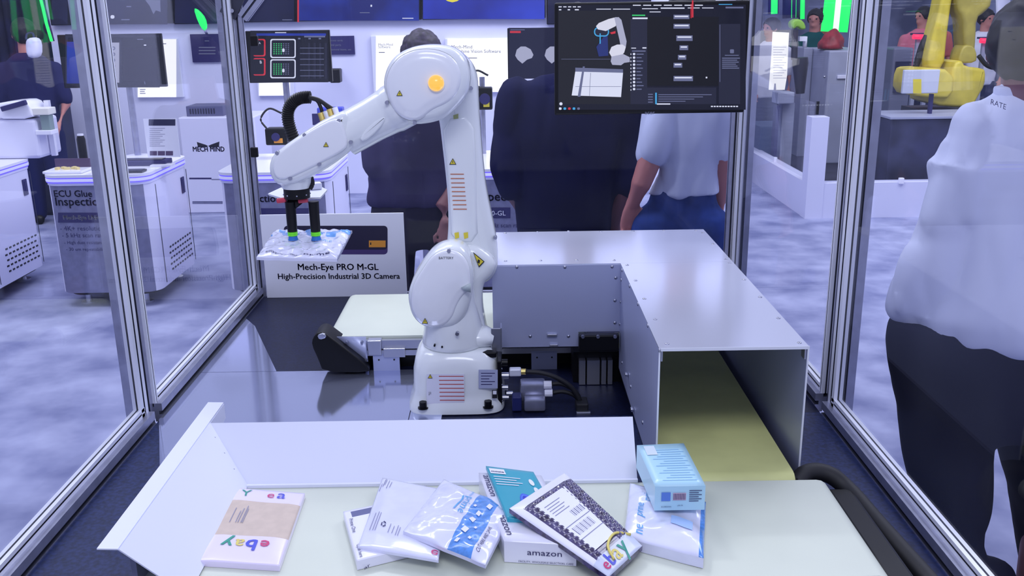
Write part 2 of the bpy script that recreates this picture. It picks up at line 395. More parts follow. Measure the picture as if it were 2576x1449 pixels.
# ------------------------------------------------------------------ conveyors
def conveyor(name, label, x0, x1, y0, y1, m, axis='y', frame_m=M_BLACK, side=True, th=.045):
    t = thing(name, label, 'conveyor', ((x0+x1)/2, (y0+y1)/2, ZD))
    bm = B(); r = th/2; n = 8
    if axis == 'y':
        prof = [(y0+r-r*math.sin(math.pi*k/n), ZB-r+r*math.cos(math.pi*k/n)) for k in range(n+1)]+[(y1-r+r*math.sin(math.pi*k/n), ZB-r-r*math.cos(math.pi*k/n)) for k in range(n+1)]
        A = [bm.verts.new((x0, p, z)) for p, z in prof]; C = [bm.verts.new((x1, p, z)) for p, z in prof]
    else:
        prof = [(x0+r-r*math.sin(math.pi*k/n), ZB-r+r*math.cos(math.pi*k/n)) for k in range(n+1)]+[(x1-r+r*math.sin(math.pi*k/n), ZB-r-r*math.cos(math.pi*k/n)) for k in range(n+1)]
        A = [bm.verts.new((p, y0, z)) for p, z in prof]; C = [bm.verts.new((p, y1, z)) for p, z in prof]
    N = len(prof)
    for i in range(N): f = bm.faces.new((A[i], A[(i+1) % N], C[(i+1) % N], C[i])); f.smooth = True
    bm.faces.new(A[::-1]); bm.faces.new(C)
    obj('belt', bm, m, t, smooth=30)
    return t
fc = conveyor('front_conveyor', 'pale belt conveyor in front carrying the parcels', -.56, .553, 1.192, 1.484, M_BELT, 'x')
bm = B(); bx(bm, -.54, .53, 1.20, 1.476, ZD, ZB-.046); obj('bed', bm, M_BLACK, fc)
bm = B(); bx(bm, -.57, .567, 1.176, 1.19, .775, ZB-.004); obj('side_frame', bm, M_ALU, fc)
bm = B(); bx(bm, .556, .60, 1.0, 1.50, ZD, .80, .006); obj('drive_cover', bm, M_BLACK, fc)
bm = B(); pts = curve([(.50, 1.505, .80), (.53, 1.53, .815), (.57, 1.53, .81), (.60, 1.50, .79), (.62, 1.4, .775), (.66, 1.1, .76)], 6)
tube(bm, pts, .016, 10); obj('cable', bm, M_RUB, fc)
dc = conveyor('tunnel_conveyor', 'yellow green belt conveyor running through the sheet metal tunnel', .266, .500, 1.497, 2.30, M_BELT2, 'y')
bm = B(); bx(bm, .275, .49, 1.52, 2.28, ZD, ZB-.046); obj('bed', bm, M_BLACK, dc)
bm = B(); bx(bm, .2625, .2655, 1.50, 2.28, .775, ZB-.006); bx(bm, .5005, .504, 1.50, 2.28, .775, ZB-.006); obj('side_frame', bm, M_BLACK, dc)
bc = conveyor('rear_conveyor', 'green white belt conveyor at the back left behind the robot', -.478, .2, 2.285, 2.655, M_BELT, 'x')
bm = B(); bx(bm, -.44, .18, 2.30, 2.64, ZD, ZB-.047); obj('bed', bm, M_BLACK, bc)
bm = B(); bx(bm, -.40, .2, 2.268, 2.283, .795, .818); bx(bm, -.375, .2, 2.262, 2.283, .779, .793); obj('side_rail', bm, M_STEEL, bc)
bm = B(); bx(bm, -.365, -.33, 2.255, 2.283, .782, .822, .002); bx(bm, -.325, -.27, 2.256, 2.283, .776, .800, .001); obj('rail_joint', bm, M_STEEL, bc)
# drive cover: tilted capsule shaped black box with metal plate
yc = 2.262
cv = [(783, 868), (786, 850), (797, 838), (812, 836), (826, 845), (905, 905), (927, 925), (928, 938), (812, 938), (800, 905)]
bm = B(); puck(bm, outline(cv, yc-.03, 1), rnd(.075, .004)); obj('drive_cover', bm, M_BLACK, bc, smooth=True)
bm = B(); puck(bm, outline([(797, 843), (815, 838), (822, 850), (803, 856)], yc-.034, 1), rnd(.02, .002)); obj('end_cap', bm, M_STEEL, bc, smooth=True)
bm = B(); puck(bm, outline([(838, 848), (920, 848), (928, 935), (920, 935), (918, 922)], yc-.002, 0), [(0, 0), (.004, 0)]); sp = obj('side_plate', bm, M_DUCTIN, bc)
for u, v in ((873, 860), (911, 860), (889, 889), (921, 905)):
    bm = B(); p = P(u, v, y=yc-.003); cyl(bm, p, p-Vector((0, .006, 0)), .004, 10); obj('bolt', bm, M_BOLT, sp)
for u0, u1, vb in ((941, 1004, 937), (1337, 1401, 932)):
    a, b = P(u0, 937, y=2.266), P(u1, 875, y=2.266); bm = B(); bx(bm, a.x, b.x, 2.262, 2.267, ZD, .785); o = obj('support_bracket', bm, M_DUCTIN, bc)
    for s in (.22, .8):
        bm = B(); p = Vector((a.x+(b.x-a.x)*s, 2.2615, .768)); cyl(bm, p, p-Vector((0, .001, 0)), .0022, 8); obj('hole', bm, M_BLACK, o)
# motor block under the tunnel branch
mt = thing('conveyor_motor', 'finned grey drive motor under the tunnel beside the black bracket', 'motor', (.12, 2.2, ZD))
bm = B(); a, b = P(1455, 880, y=2.11), P(1556, 838, y=2.11); bx(bm, a.x, b.x, 2.095, 2.115, a.z, b.z, .003); mb = obj('bracket', bm, M_BLACK, mt)
for u in (1466, 1504, 1547):
    bm = B(); p = P(u, 846, y=2.094); cyl(bm, p, p-Vector((0, .005, 0)), .0042, 10); obj('bolt', bm, M_BOLT, mb)
bm = B(); a = P(1460, 932, y=2.2)
for k in range(5): x = .155-.0+(k-4)*.0
for k, (x0, x1) in enumerate(((1456, 1472), (1476, 1508), (1512, 1524), (1528, 1540))):
    pa, pb = P(x0, 930, y=2.16), P(x1, 905, y=2.16); bx(bm, pa.x, pb.x, 2.15, 2.25, ZD+.002, .80)
obj('fins', bm, M_STEEL, mt)
bm = B(); a, b = P(1440, 930, y=2.2), P(1560, 880, y=2.2); bx(bm, a.x, b.x, 2.17, 2.255, ZD+.001, .815); obj('housing', bm, M_BLACK, mt)

# ------------------------------------------------------------------ sheet metal tunnel
ZT = 1.05; DX0, DX1 = .259, .521; DY0, DY1, DYB = 1.548, 2.125, 2.468
tn = thing('conveyor_tunnel', 'L shaped silver sheet metal tunnel over the belts right of robot', 'tunnel', (.39, 1.9, ZD))
t = .0025
bm = B(); bx(bm, DX0, DX1, DY0, DYB-.34, ZT-t, ZT); obj('top_panel', bm, M_DUCT, tn)
bm = B(); bx(bm, -.042, DX1, DYB-.3395, DYB, ZT-t, ZT); obj('top_panel', bm, M_DUCT, tn)
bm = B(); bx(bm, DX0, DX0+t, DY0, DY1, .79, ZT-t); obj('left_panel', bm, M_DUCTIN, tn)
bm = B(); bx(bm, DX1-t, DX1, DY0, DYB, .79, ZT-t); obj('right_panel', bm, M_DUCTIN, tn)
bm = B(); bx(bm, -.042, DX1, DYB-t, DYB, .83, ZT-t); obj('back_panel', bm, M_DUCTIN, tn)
# branch front wall with notch
xa = P(1455, 836, y=DY1).x; zb1 = P(1400, 872, y=DY1).z; zb2 = P(1500, 834, y=DY1).z
bm = B(); V = [(-.042, zb1), (xa, zb1), (xa, zb2), (DX0, zb2), (DX0, ZT-t), (-.042, ZT-t)]
fr = [bm.verts.new((x, DY1, z)) for x, z in V]; bk = [bm.verts.new((x, DY1+t, z)) for x, z in V]
bm.faces.new(fr); bm.faces.new(bk[::-1])
for i in range(6): bm.faces.new((fr[i], bk[i], bk[(i+1) % 6], fr[(i+1) % 6]))
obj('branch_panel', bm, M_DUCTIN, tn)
e = .02
for x, s in ((DX0+.0035, 1), (DX1-.0035, -1)):
    bm = B()
    bx(bm, min(x, x+s*e), max(x, x+s*e), DY0+.001, DY0+.02, ZT-t-.003, ZT-t-.0002); bx(bm, min(x, x+s*.003), max(x, x+s*.003), DY0+.001, DY0+.02, ZT-t-.022, ZT-t-.002); obj('corner_bracket', bm, M_STEEL, tn)
# front edges catching light
bm = B(); bx(bm, DX0-.0008, DX1+.0008, DY0-.0012, DY0, ZT-.005, ZT+.0005); bx(bm, DX0-.0008, DX0+.0022, DY0-.0012, DY0, .79, ZT-.005); bx(bm, DX1-.0022, DX1+.0008, DY0-.0012, DY0, .79, ZT-.005)
obj('front_edge', bm, M_ALUW, tn)
# rivets
bm = B(); ball(bm, (0, 0, 0), .0042, 2, (1, 1, .55)); r0 = obj('rivet', bm, M_BOLT, tn); rme = r0.data; first = True
def rivet(p, d='z'):
    global first
    o = r0 if first else r0.copy()
    if not first: COL.objects.link(o)
    first = False; o.location = p
    if d == 'y': o.rotation_euler.x = math.pi/2
    if d == 'x': o.rotation_euler.y = math.pi/2
for u, v in ((1271, 587), (1352, 584), (1430, 582), (1512, 583), (1593, 582), (1670, 580), (1751, 580), (1768, 586), (1794, 614), (1826, 653), (1836, 662), (1872, 704), (1912, 748), (1958, 801), (2011, 863),
             (1272, 657), (1360, 656), (1451, 655), (1545, 655), (1578, 667), (1599, 706), (1621, 752), (1648, 804), (1678, 866)):
    rivet(P(u, v, z=ZT))
for u, v in ((1300, 672), (1421, 672), (1540, 671), (1549, 699), (1547, 756), (1547, 812), (1334, 846), (1430, 846)): rivet(P(u, v, y=DY1), 'y')
for u, v in ((1565, 680), (1563, 704), (1584, 720), (1605, 765), (1630, 819), (1659, 881), (1561, 759), (1559, 815), (1565, 912), (1587, 973), (1617, 1063)): rivet(P(u, v, x=DX0), 'x')
bm = B()
for u, v, w in ((1389, 843, .024), (1393, 869, .02), (1576, 942, .014), (1590, 1030, .014)):
    if u < 1500: box(bm, P(u, v, y=DY1-.004), (w, .006, .007), None, .0015)
    else: box(bm, P(u, v, x=DX0-.004), (.006, w, .007), None, .0015)
obj('latch', bm, M_STEEL, tn)

# ------------------------------------------------------------------ white guard panels round the front belt
gb = thing('rear_guard', 'long white sloping sheet guard behind the parcels on the front belt', 'guard panel', (-.12, 1.5, ZB))
def sheet4(name, q, th, m, par, n=None, label=None):
    q = [Vector(v) for v in q]; n = (q[1]-q[0]).cross(q[3]-q[0]).normalized()*th
    bm = B(); A = [bm.verts.new(v) for v in q]; C = [bm.verts.new(v+n) for v in q]; bm.faces.new(A); bm.faces.new(C[::-1])
    for i in range(len(q)): bm.faces.new((A[i], C[i], C[(i+1) % len(q)], A[(i+1) % len(q)]))
    return obj(name, bm, m, par, label=label)
zt = .913
ga, gb_, gc, gd = Vector((-.466, 1.489, ZB+.002)), Vector((.218, 1.489, ZB+.002)), Vector((.218, 1.567, zt)), Vector((-.547, 1.567, zt))
sheet4('sheet', [ga, gb_, gc, Vector((gd.x, 1.567, zt))], -.002, M_SHEET, gb)
bm = B(); bx(bm, -.466, .218, 1.483, 1.4885, ZB+.0005, ZB+.006); obj('bottom_lip', bm, M_SHEET, gb)
for x in (-.4, -.1, .17):
    bm = B(); bx(bm, x-.006, x+.006, 1.572, 1.578, ZD, .9); obj('stay', bm, M_ALU, gb)
gl = thing('left_guard', 'white sloping sheet guard along the left edge of front belt', 'guard panel', (-.55, 1.3, ZB))
sheet4('sheet', [(-.466, 1.165, ZB+.002), (-.466, 1.489, ZB+.002), (-.547, 1.567, zt), (-.547, 1.149, zt)], .002, M_SHEET, gl)
sheet4('folded_lip', [(-.547, 1.149, zt), (-.547, 1.656, zt), (-.576, 1.656, zt+.001), (-.576, 1.149, zt+.001)], .002, M_SHEET, gl)
sheet4('tail_gusset', [(-.546, 1.567, zt-.001), (-.546, 1.656, zt-.001), (-.546, 1.656, zt-.03), (-.546, 1.567, zt-.05)], .002, M_SHEET, gl)
for k in range(3):
    bm = B(); ball(bm, (-.466-.081*(.3+.25*k), 1.489+.078*(.3+.25*k)-.012, ZB+.086*(.3+.25*k)+.003), .0022, 1); obj('rivet', bm, M_BOLT, gl)
bm = B(); bx(bm, -.556, -.548, 1.2, 1.56, ZD, .90); obj('stay', bm, M_ALU, gl)
# ------------------------------------------------------------------ robot
rb = thing('robot_arm', 'glossy white six axis robot arm holding a parcel over the table', 'robot', (-.126, 2.085, ZD+.003))
def sections(bm, secs, seg=48, mi=0):
    rings = []
    for z, cx, cy, rx, ry, pw in secs:
        ring = []
        for k in range(seg):
            a = 2*math.pi*k/seg; c, s = math.cos(a), math.sin(a)
            ring.append(bm.verts.new((cx+rx*abs(c)**(2/pw)*(1 if c > 0 else -1), cy+ry*abs(s)**(2/pw)*(1 if s > 0 else -1), z)))
        rings.append(ring)
    for a, b in zip(rings, rings[1:]):
        for k in range(seg):
            f = bm.faces.new((a[k], a[(k+1) % seg], b[(k+1) % seg], b[k])); f.smooth = True; f.material_index = mi
    bm.faces.new(rings[0][::-1]); bm.faces.new(rings[-1])
bx0, by0 = -.128, 2.088
zj = P(1140, 888, y=2.01).z
secs = [(ZD+.003, bx0, by0, .112, .108, 5), (ZD+.018, bx0, by0, .111, .107, 5), (ZD+.03, bx0, by0, .104, .100, 5), (ZD+.05, bx0, by0, .1, .097, 5), (zj-.045, bx0, by0, .099, .097, 4.5), (zj-.02, bx0, by0, .094, .093, 3.6), (zj-.006, bx0, by0, .086, .088, 2.8), (zj, bx0, by0, .078, .080, 2.2)]
bm = B(); sections(bm, secs); base = obj('base', bm, M_ROB, rb, smooth=60)
# J1 turret
zt1 = P(1140, 830, y=2.01).z
jx = -.133
secs = [(zj+.001, jx, by0, .073, .082, 2), (zj+.004, jx, by0, .0745, .084, 2), (zj+.012, jx, by0, .0745, .084, 2), (zj+.03, jx, by0, .071, .082, 2.1), (zt1, jx-.002, by0, .066, .082, 2.3), (zt1+.05, jx-.004, by0+.01, .058, .085, 2.4), (zt1+.1, jx, by0+.01, .05, .08, 2.4)]
bm = B(); sections(bm, secs)
tube(bm, [P(1200, 846, y=2.07), P(1222, 846, y=2.07), P(1240, 850, y=2.07)], [(.04, .025), (.038, .024), (.028, .018)], 20)
obj('turret', bm, M_ROB, rb, smooth=60)
# shoulder
sh = [(1024, 761), (1026, 735), (1040, 700), (1058, 672), (1083, 640), (1105, 626), (1135, 620), (1163, 626), (1180, 645), (1189, 680), (1190, 720), (1184, 765), (1170, 806), (1141, 834), (1091, 834), (1058, 826), (1033, 800)]
bm = B(); puck(bm, outline(sh, 2.0, 2), rnd(.10, .026)); obj('shoulder', bm, M_ROB, rb, smooth='all')
cvr = [(1032, 750), (1040, 715), (1062, 680), (1085, 645), (1118, 628), (1150, 632), (1176, 655), (1185, 700), (1183, 730), (1165, 745), (1150, 770), (1140, 800), (1118, 822), (1080, 828), (1050, 808), (1034, 780)]
bm = B(); puck(bm, outline(cvr, 1.996, 2), rnd(.018, .010, .003)); sc = obj('shoulder_cover', bm, M_ROB2, rb, smooth='all')
rear = [(1120, 650), (1150, 622), (1190, 618), (1230, 640), (1250, 668), (1238, 700), (1214, 718), (1212, 780), (1222, 840), (1230, 860), (1080, 862), (1066, 830), (1080, 760)]
bm = B(); puck(bm, outline(rear, 2.075, 2), rnd(.10, .022)); obj('shoulder_bracket', bm, M_ROB, rb, smooth='all')
# upper arm
ua = [(1078, 150), (1105, 122), (1135, 124), (1165, 138), (1188, 163), (1200, 195), (1202, 240), (1207, 320), (1214, 410), (1222, 480), (1238, 555), (1249, 610), (1253, 660), (1250, 690), (1232, 712), (1210, 720), (1170, 715), (1130, 690), (1119, 640), (1126, 590), (1126, 520), (1120, 450), (1111, 370), (1103, 300), (1084, 250), (1070, 200)]
bm = B(); puck(bm, outline(ua, 2.105, 2), rnd(.095, .028)); ar = obj('upper_arm', bm, M_ROB, rb, smooth='all')
ridge = [(1112, 300), (1190, 290), (1198, 420), (1200, 520), (1204, 610), (1135, 612), (1132, 520), (1124, 420)]
bm = B(); puck(bm, outline(ridge, 2.101, 1), rnd(.014, .008)); obj('arm_cover', bm, M_ROB, rb, smooth='all')
# elbow head
hd = [(960, 225), (964, 185), (982, 150), (1012, 127), (1050, 116), (1100, 114), (1140, 122), (1170, 145), (1184, 185), (1180, 230), (1160, 262), (1120, 300), (1085, 313), (1040, 318), (1005, 305), (975, 270)]
bm = B(); puck(bm, outline(hd, 2.0, 2), rnd(.125, .03)); obj('elbow_housing', bm, M_ROB, rb, smooth='all')
hc = [(962+6, 225), (972, 188), (990, 155), (1016, 134), (1056, 122), (1100, 124), (1136, 140), (1158, 170), (1162, 205), (1150, 240), (1125, 262), (1085, 280), (1062, 300), (1040, 308), (1008, 298), (982, 270)]
bm = B(); puck(bm, outline(hc, 1.995, 2), rnd(.02, .012, .004)); obj('elbow_cover', bm, M_ROB2, rb, smooth='all')
# forearm tube
yf = 2.055
def PF(u, v, y=yf): return P(u, v, y=y)
a, b = PF(1000, 268), PF(868, 340)
dirv = (b-a).normalized(); L = (b-a).length
bm = B(); tube(bm, [a-dirv*.02, a+dirv*.012, a+dirv*.02, a+dirv*.03, a.lerp(b, .45), a.lerp(b, .7), b], [(.052, .052), (.0525, .052), (.0475, .05), (.0465, .049), (.045, .047), (.0455, .047), (.047, .047)], 32, a0=(0, 1, 0)); 
obj('forearm_tube', bm, M_ROB, rb, smooth=50)
# recessed flank on the tube: raised scoop
bm = B(); puck(bm, outline([(902, 350), (925, 318), (965, 290), (972, 300), (950, 330), (915, 358)], yf-.0475, 2), rnd(.012, .004)); obj('forearm_rib', bm, M_ROB, rb, smooth='all')
wr = [(868, 279), (815, 300), (761, 334), (700, 377), (680, 396), (673, 420), (676, 445), (690, 465), (712, 472), (745, 466), (790, 444), (830, 420), (873, 388), (893, 368), (890, 345), (880, 312)]
bm = B(); puck(bm, outline(wr, 2.008, 1), rnd(.095, .02)); obj('wrist_housing', bm, M_ROB, rb, smooth='all')
wc = [(836, 300), (800, 318), (750, 348), (704, 382), (690, 396), (684, 420), (688, 440), (700, 452), (722, 452), (780, 424), (835, 396), (868, 376), (876, 360), (866, 320), (856, 302)]
bm = B(); puck(bm, outline(wc, 2.003, 1), rnd(.012, .006)); obj('wrist_cover', bm, M_ROB2, rb, smooth='all')
bm = B(); c = PF(745, 463); tube(bm, [c+Vector((0, 0, .03)), c+Vector((0, 0, .005)), c-Vector((0, 0, .008))], [.040, .036, .030], 32); obj('wrist_flange_housing', bm, M_ROB, rb, smooth=40)
bm = B(); cyl(bm, c-Vector((0, 0, .008)), c-Vector((0, 0, .030)), .0285, 32); fl = obj('tool_flange', bm, M_BLACK, rb, smooth=40)
bm = B()
for k in range(8):
    an = math.pi*2*k/8+.2; q = c-Vector((0, 0, .022))+Vector((math.cos(an), math.sin(an), 0))*.0285; ball(bm, q, .0022, 1)
obj('flange_screws', bm, M_BOLT, fl)
# screws on covers
for u, v, y in ((973, 258, 1.998), (1043, 309, 1.998), (1185, 222, 2.102), (852, 304, 2.006), (882, 358, 2.006), (766, 340, 2.006), (697, 385, 2.006), (803, 413, 2.006), (730, 449, 2.006), (1129, 631, 1.996), (1176, 729, 1.994), (1150, 840, 1.998), (1246, 598, 2.11)):
    bm = B(); p = P(u, v, y=y); cyl(bm, p+Vector((0, .01, 0)), p-Vector((0, .002, 0)), .0042, 12); cyl(bm, p-Vector((0, .002, 0)), p-Vector((0, .0022, 0)), .002, 6); obj('screw', bm, M_BOLT, rb)
for u, v in ((1093, 870), (1112, 873)):
    bm = B(); p = P(u, v, y=2.006); cyl(bm, p+Vector((0, .01, 0)), p-Vector((0, .001, 0)), .0022, 8); obj('screw', bm, M_BLACK, rb)
# lamp
bm = B(); p = P(1097, 209, y=1.989); ball(bm, p, .0168, 3, (1, .95, 1)); obj('status_lamp', bm, mat('amber_lamp', (255, 196, 84), .25, emit=1.0, coat=.5), rb)
bm = B(); p = P(1098, 212, y=1.992); cyl(bm, p+Vector((0, .006, 0)), p-Vector((0, .003, 0)), .0172, 24); obj('lamp_socket', bm, M_ROB, rb, smooth=True)
# service port recess on the shoulder (wedge)
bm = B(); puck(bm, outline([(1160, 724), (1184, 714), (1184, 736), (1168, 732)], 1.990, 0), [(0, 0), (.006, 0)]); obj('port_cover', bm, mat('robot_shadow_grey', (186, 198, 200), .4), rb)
# base bolts, connector panel
for u, v in ((1064, 1040), (1228, 1040)):
    bm = B(); p = P(u, v, y=1.975); cyl(bm, Vector((p.x, 1.985, ZD+.02)), Vector((p.x, 1.985, ZD+.034)), .0085, 16); cyl(bm, Vector((p.x, 1.985, ZD+.018)), Vector((p.x, 1.985, ZD+.021)), .012, 16); obj('anchor_bolt', bm, M_BLACK, base, smooth=40)
xr = bx0+.0995
bm = B(); bx(bm, xr-.004, xr+.006, 2.005, 2.16, ZD+.012, zj-.02, .002); cp = obj('connector_panel', bm, M_BLACK, rb)
bm = B()
for y in (2.015, 2.15):
    for z in (ZD+.02, ZD+.06, ZD+.1, zj-.03): ball(bm, (xr+.006, y, z), .0028, 1)
obj('panel_screws', bm, M_BOLT, cp)
def sock(p0, p1, r, m, nm='connector'):
    bm = B(); cyl(bm, p0, p1, r, 16); return obj(nm, bm, m, cp, smooth=40)
y1 = 2.02
sock(P(1262, 912, y=y1), P(1277, 912, y=y1), .008, M_BLACK); sock(P(1262, 945, y=y1), P(1280, 945, y=y1), .008, M_STEEL)
M_BRASS = mat('brass', (232, 206, 120), .3, .7)
a = P(1281, 935, y=y1); b = P(1311, 935, y=y1); bm = B(); box(bm, (a+b)/2, ((b-a).x, .018, .018), None, .003); obj('gland', bm, M_ALUW, cp)
sock(P(1309, 935, y=y1), P(1323, 935, y=y1), .007, M_BRASS)
bm = B(); a, b = P(1308, 990, y=2.03), P(1372, 962, y=2.03); box(bm, ((a.x+b.x)/2, 2.035, (a.z+b.z)/2-.006), (b.x-a.x, .04, .045), None, .006); obj('plug_housing', bm, M_ALU, cp, smooth=30)
bm = B(); a, b = P(1318, 1020, y=2.0), P(1372, 985, y=2.0); box(bm, ((a.x+b.x)/2, 2.0, ZD+.02), (b.x-a.x, .03, .03), None, .005); obj('plug_housing', bm, M_ALU, cp, smooth=30)
bm = B(); a = P(1300, 1005, y=2.0); box(bm, (a.x, 2.005, ZD+.022), (.022, .03, .036), None, .003); obj('plug_latch', bm, mat('navy_plastic', (34, 40, 96), .35), cp)
for u, v in ((1268, 975), (1270, 1000), (1280, 990)): sock(P(u-6, v, y=y1), P(u+10, v, y=y1), .006, M_STEEL)
for u, v in ((1381, 968), (1383, 988)):
    bm = B(); p = P(u, v, y=2.02); cyl(bm, p-Vector((.012, 0, 0)), p+Vector((.006, 0, 0)), .0095, 10); obj('gland_nut', bm, M_WHITEP, cp, smooth=30)
ce = P(1464, 1000, y=2.0)
for k, (pts, r) in enumerate((([(1322, 935), (1360, 938), (1400, 950), (1435, 972), (1455, 1000), (1464, 1020)], .0055), ([(1388, 966), (1410, 965), (1435, 975), (1452, 990), (1460, 1012)], .005), ([(1390, 988), (1415, 985), (1440, 992), (1456, 1005), (1462, 1020)], .005))):
    bm = B(); tube(bm, curve([P(u, v, y=2.01+k*.004) for u, v in pts], 6), r, 10); obj('cable', bm, M_RUB, cp)
bm = B(); bx(bm, ce.x-.014, ce.x+.014, 1.985, 2.03, ZD, ZD+.022, .003); obj('cable_sleeve', bm, M_RUB, cp)
bm = B(); bx(bm, ce.x-.014, ce.x+.018, 1.975, 1.984, ZD, ZD+.006, .001); obj('cable_clamp', bm, M_STEEL, cp)
# J1 stopper bracket
bm = B(); a, b = P(1236, 885, y=2.05), P(1262, 826, y=2.05); bx(bm, a.x, b.x, 2.05, 2.053, a.z, b.z, .001); bx(bm, b.x-.003, b.x, 2.05, 2.09, a.z, b.z); obj('stop_bracket', bm, M_STEEL, rb)
bm = B(); p = P(1228, 890, y=2.03); box(bm, p, (.038, .02, .014), None, .003); obj('stop_block', bm, M_BLACK, rb)
# labels on the robot
M_ORL = mat('orange_brown_print', (196, 116, 80), .6); M_REDL = mat('red_brown_print', (190, 96, 96), .6); M_LBL = mat('label_white', (226, 226, 240), .4); M_SILV = mat('silver_label', (170, 176, 206), .4)
it = []
for k in range(9): it.append(((1133+k*.9, 437+k*11, 1167+k*.9, 439.2+k*11), M_ORL))
flat('arm_label', it, 2.1, rb)
it = [((1073, 941, 1168, 1031), M_LBL)]
for k in range(9): it.append(((1104+k*.4, 945.5+k*10, 1166+k*.4, 948+k*10), M_REDL))
by = by0-.0985
lb = flat('base_label', it, by-.0015, base); tpx('J1', 1078, 992, 1084, 992, by-.003, M_INKB, base, 1)
def tri(u, v, s, y, par, sk=0):
    flat('warning_label', [([(u-s, v+s*.8), (u+s, v+s*.8+sk), (u, v-s)], M_INKB), ([(u-s*.72, v+s*.62), (u+s*.72, v+s*.62+sk), (u, v-s*.66)], M_YEL), ([(u-s*.1, v+s*.35), (u+s*.1, v+s*.35), (u+s*.1, v-s*.25), (u-s*.1, v-s*.25)], M_INKB)], y, par)
tri(1082, 947, 6, by-.003, base); tri(1139, 407, 9, 2.1, rb); tri(1005, 235, 8, 1.990, rb); tri(820, 364, 7, 2.002, rb); tri(1069, 808, 8, 1.9925, rb)
flat('warning_label', [([(1190, 634), (1219, 658), (1205, 673)], M_INKB), ([(1193, 639), (1216, 658), (1205, 669)], M_YEL), ([(1202, 652), (1208, 655), (1206, 664), (1201, 660)], M_INKB)], 2.072, rb)
for u in (1148, 1171): flat('rating_sticker', [([(u-5, 586), (u+6, 584), (u+7, 598), (u-3, 601)], M_YEL)], 2.1, rb)
flat('rating_sticker', [([(1140, 290), (1153, 286), (1153, 298), (1141, 300)], mat('olive_sticker', (160, 168, 110), .5))], 2.1, rb)
tpx('BATTERY', 1104, 652, 1141, 652, 1.9935, M_INKB, rb, 1)
it = [((1204, 930, 1252, 977), M_SILV)]+[((1210, 938+k*7, 1245-(k % 3)*7, 940+k*7), M_INK) for k in range(5)]
flat('type_plate', it, by-.001, base)
flat('lock_label', [((1238, 981, 1251, 1002), M_INKB), ((1240, 983, 1249, 992), M_WPRINT)], by-.001, base)
# dress hose
hz = thing('pneumatic_hose', 'thick black corrugated hose arching over the robot wrist', 'hose', P(736, 345, y=2.13))
pts = curve([P(u, v, y=2.13) for u, v in ((740, 352), (729, 320), (724, 292), (729, 268), (745, 251), (765, 245), (782, 245))], 10)
bm = B(); n = len(pts); tube(bm, pts, [.0145 if i % 2 else .0120 for i in range(n)], 14, a0=(0, 1, 0)); obj('hose', bm, M_RUB, hz, smooth=60)
for q in (((775, 246), (796, 252), (806, 268), (812, 288)), ((778, 246), (808, 256), (824, 270), (838, 284)), ((775, 244), (800, 250), (822, 264), (846, 280))):
    bm = B(); tube(bm, curve([P(u, v, y=2.12) for u, v in q], 8), .004, 8); obj('air_line', bm, M_RUB, hz)
for u, v, m in ((810, 297, M_BRASS), (832, 288, M_BRASS), (823, 293, M_ALUW), (846, 284, M_WHITEP)):
    bm = B(); p = P(u, v, y=2.11); cyl(bm, p+Vector((-.003, 0, .012)), p-Vector((-.003, 0, .012)), .0065, 12); obj('fitting', bm, m, hz, smooth=40)
# ------------------------------------------------------------------ gripper
yg = 2.06
gr = thing('vacuum_gripper', 'white plate gripper with two black tubes and green blue cups', 'gripper', P(745, 482, y=yg))
zp = c.z-.034
q = [P(u, v, z=zp) for u, v in ((674, 487), (706, 472), (805, 468), (823, 477), (806, 496), (712, 499))]
bm = B(); A = [bm.verts.new(v) for v in q]; Cc = [bm.verts.new(v-Vector((0, 0, .004))) for v in q]; bm.faces.new(A); bm.faces.new(Cc[::-1])
for i in range(6): bm.faces.new((A[i], Cc[i], Cc[(i+1) % 6], A[(i+1) % 6]))
obj('plate', bm, M_ALUW, gr)
bm = B(); p = P(797, 476, z=zp); box(bm, p+Vector((-.004, 0, .008)), (.03, .022, .016), .4, .003); obj('valve_block', bm, M_WHITEP, gr)
bm = B(); tube(bm, curve([P(783, 446, y=2.05), P(786, 462, y=2.05), P(780, 475, y=2.05)], 6), .005, 8); obj('air_line', bm, M_RUB, gr)
M_GRN = mat('green_bellows', (120, 236, 50), .4); M_BLU = mat('blue_suction_cup', (40, 112, 196), .4); M_REDC = mat('red_cap', (196, 58, 84), .35)
zm = P(765, 597, y=yg).z
for u0, u1, yy in ((729, 736, yg-.01), (789, 793, yg-.01)):
    a = P(u0, 500, y=yy); b = P(u1, 582, y=yy); b.x = (a.x+b.x)/2; a.x = b.x
    bm = B(); tube(bm, [Vector((a.x, yy, zp-.004)), a.lerp(b, .5), b], [.0115, .0112, .0108], 20); tu = obj('suction_tube', bm, M_BLACK, gr, smooth=40)
    b1 = P(u1, 593, y=yy).z; b2 = P(u1, 603, y=yy).z
    bm = B(); n = 5; zz = [b.z+(b1-b.z)*k/n for k in range(n+1)]; tube(bm, [Vector((b.x, yy, z)) for z in zz], [.010 if k % 2 else .0115 for k in range(n+1)], 20); obj('bellows', bm, M_GRN, tu, smooth=60)
    bm = B(); tube(bm, [Vector((b.x, yy, b1)), Vector((b.x, yy, (b1+b2)/2)), Vector((b.x, yy, b2))], [.0095, .010, .0115], 20); obj('suction_cup', bm, M_BLU, tu, smooth=60); zcup = b2
for u in (711, 765):
    bm = B(); p = P(u, 504, y=yg-.01); cyl(bm, p+Vector((-.012, 0, -.001)), p+Vector((.008, 0, .001)), .006, 14); obj('cap', bm, M_REDC, gr, smooth=40)
bm = B(); puck(bm, outline([(722, 502), (768, 503), (758, 514), (738, 530), (724, 524)], yg-.012, 0), [(0, 0), (.014, 0)]); obj('bracket', bm, M_BLACK, gr)
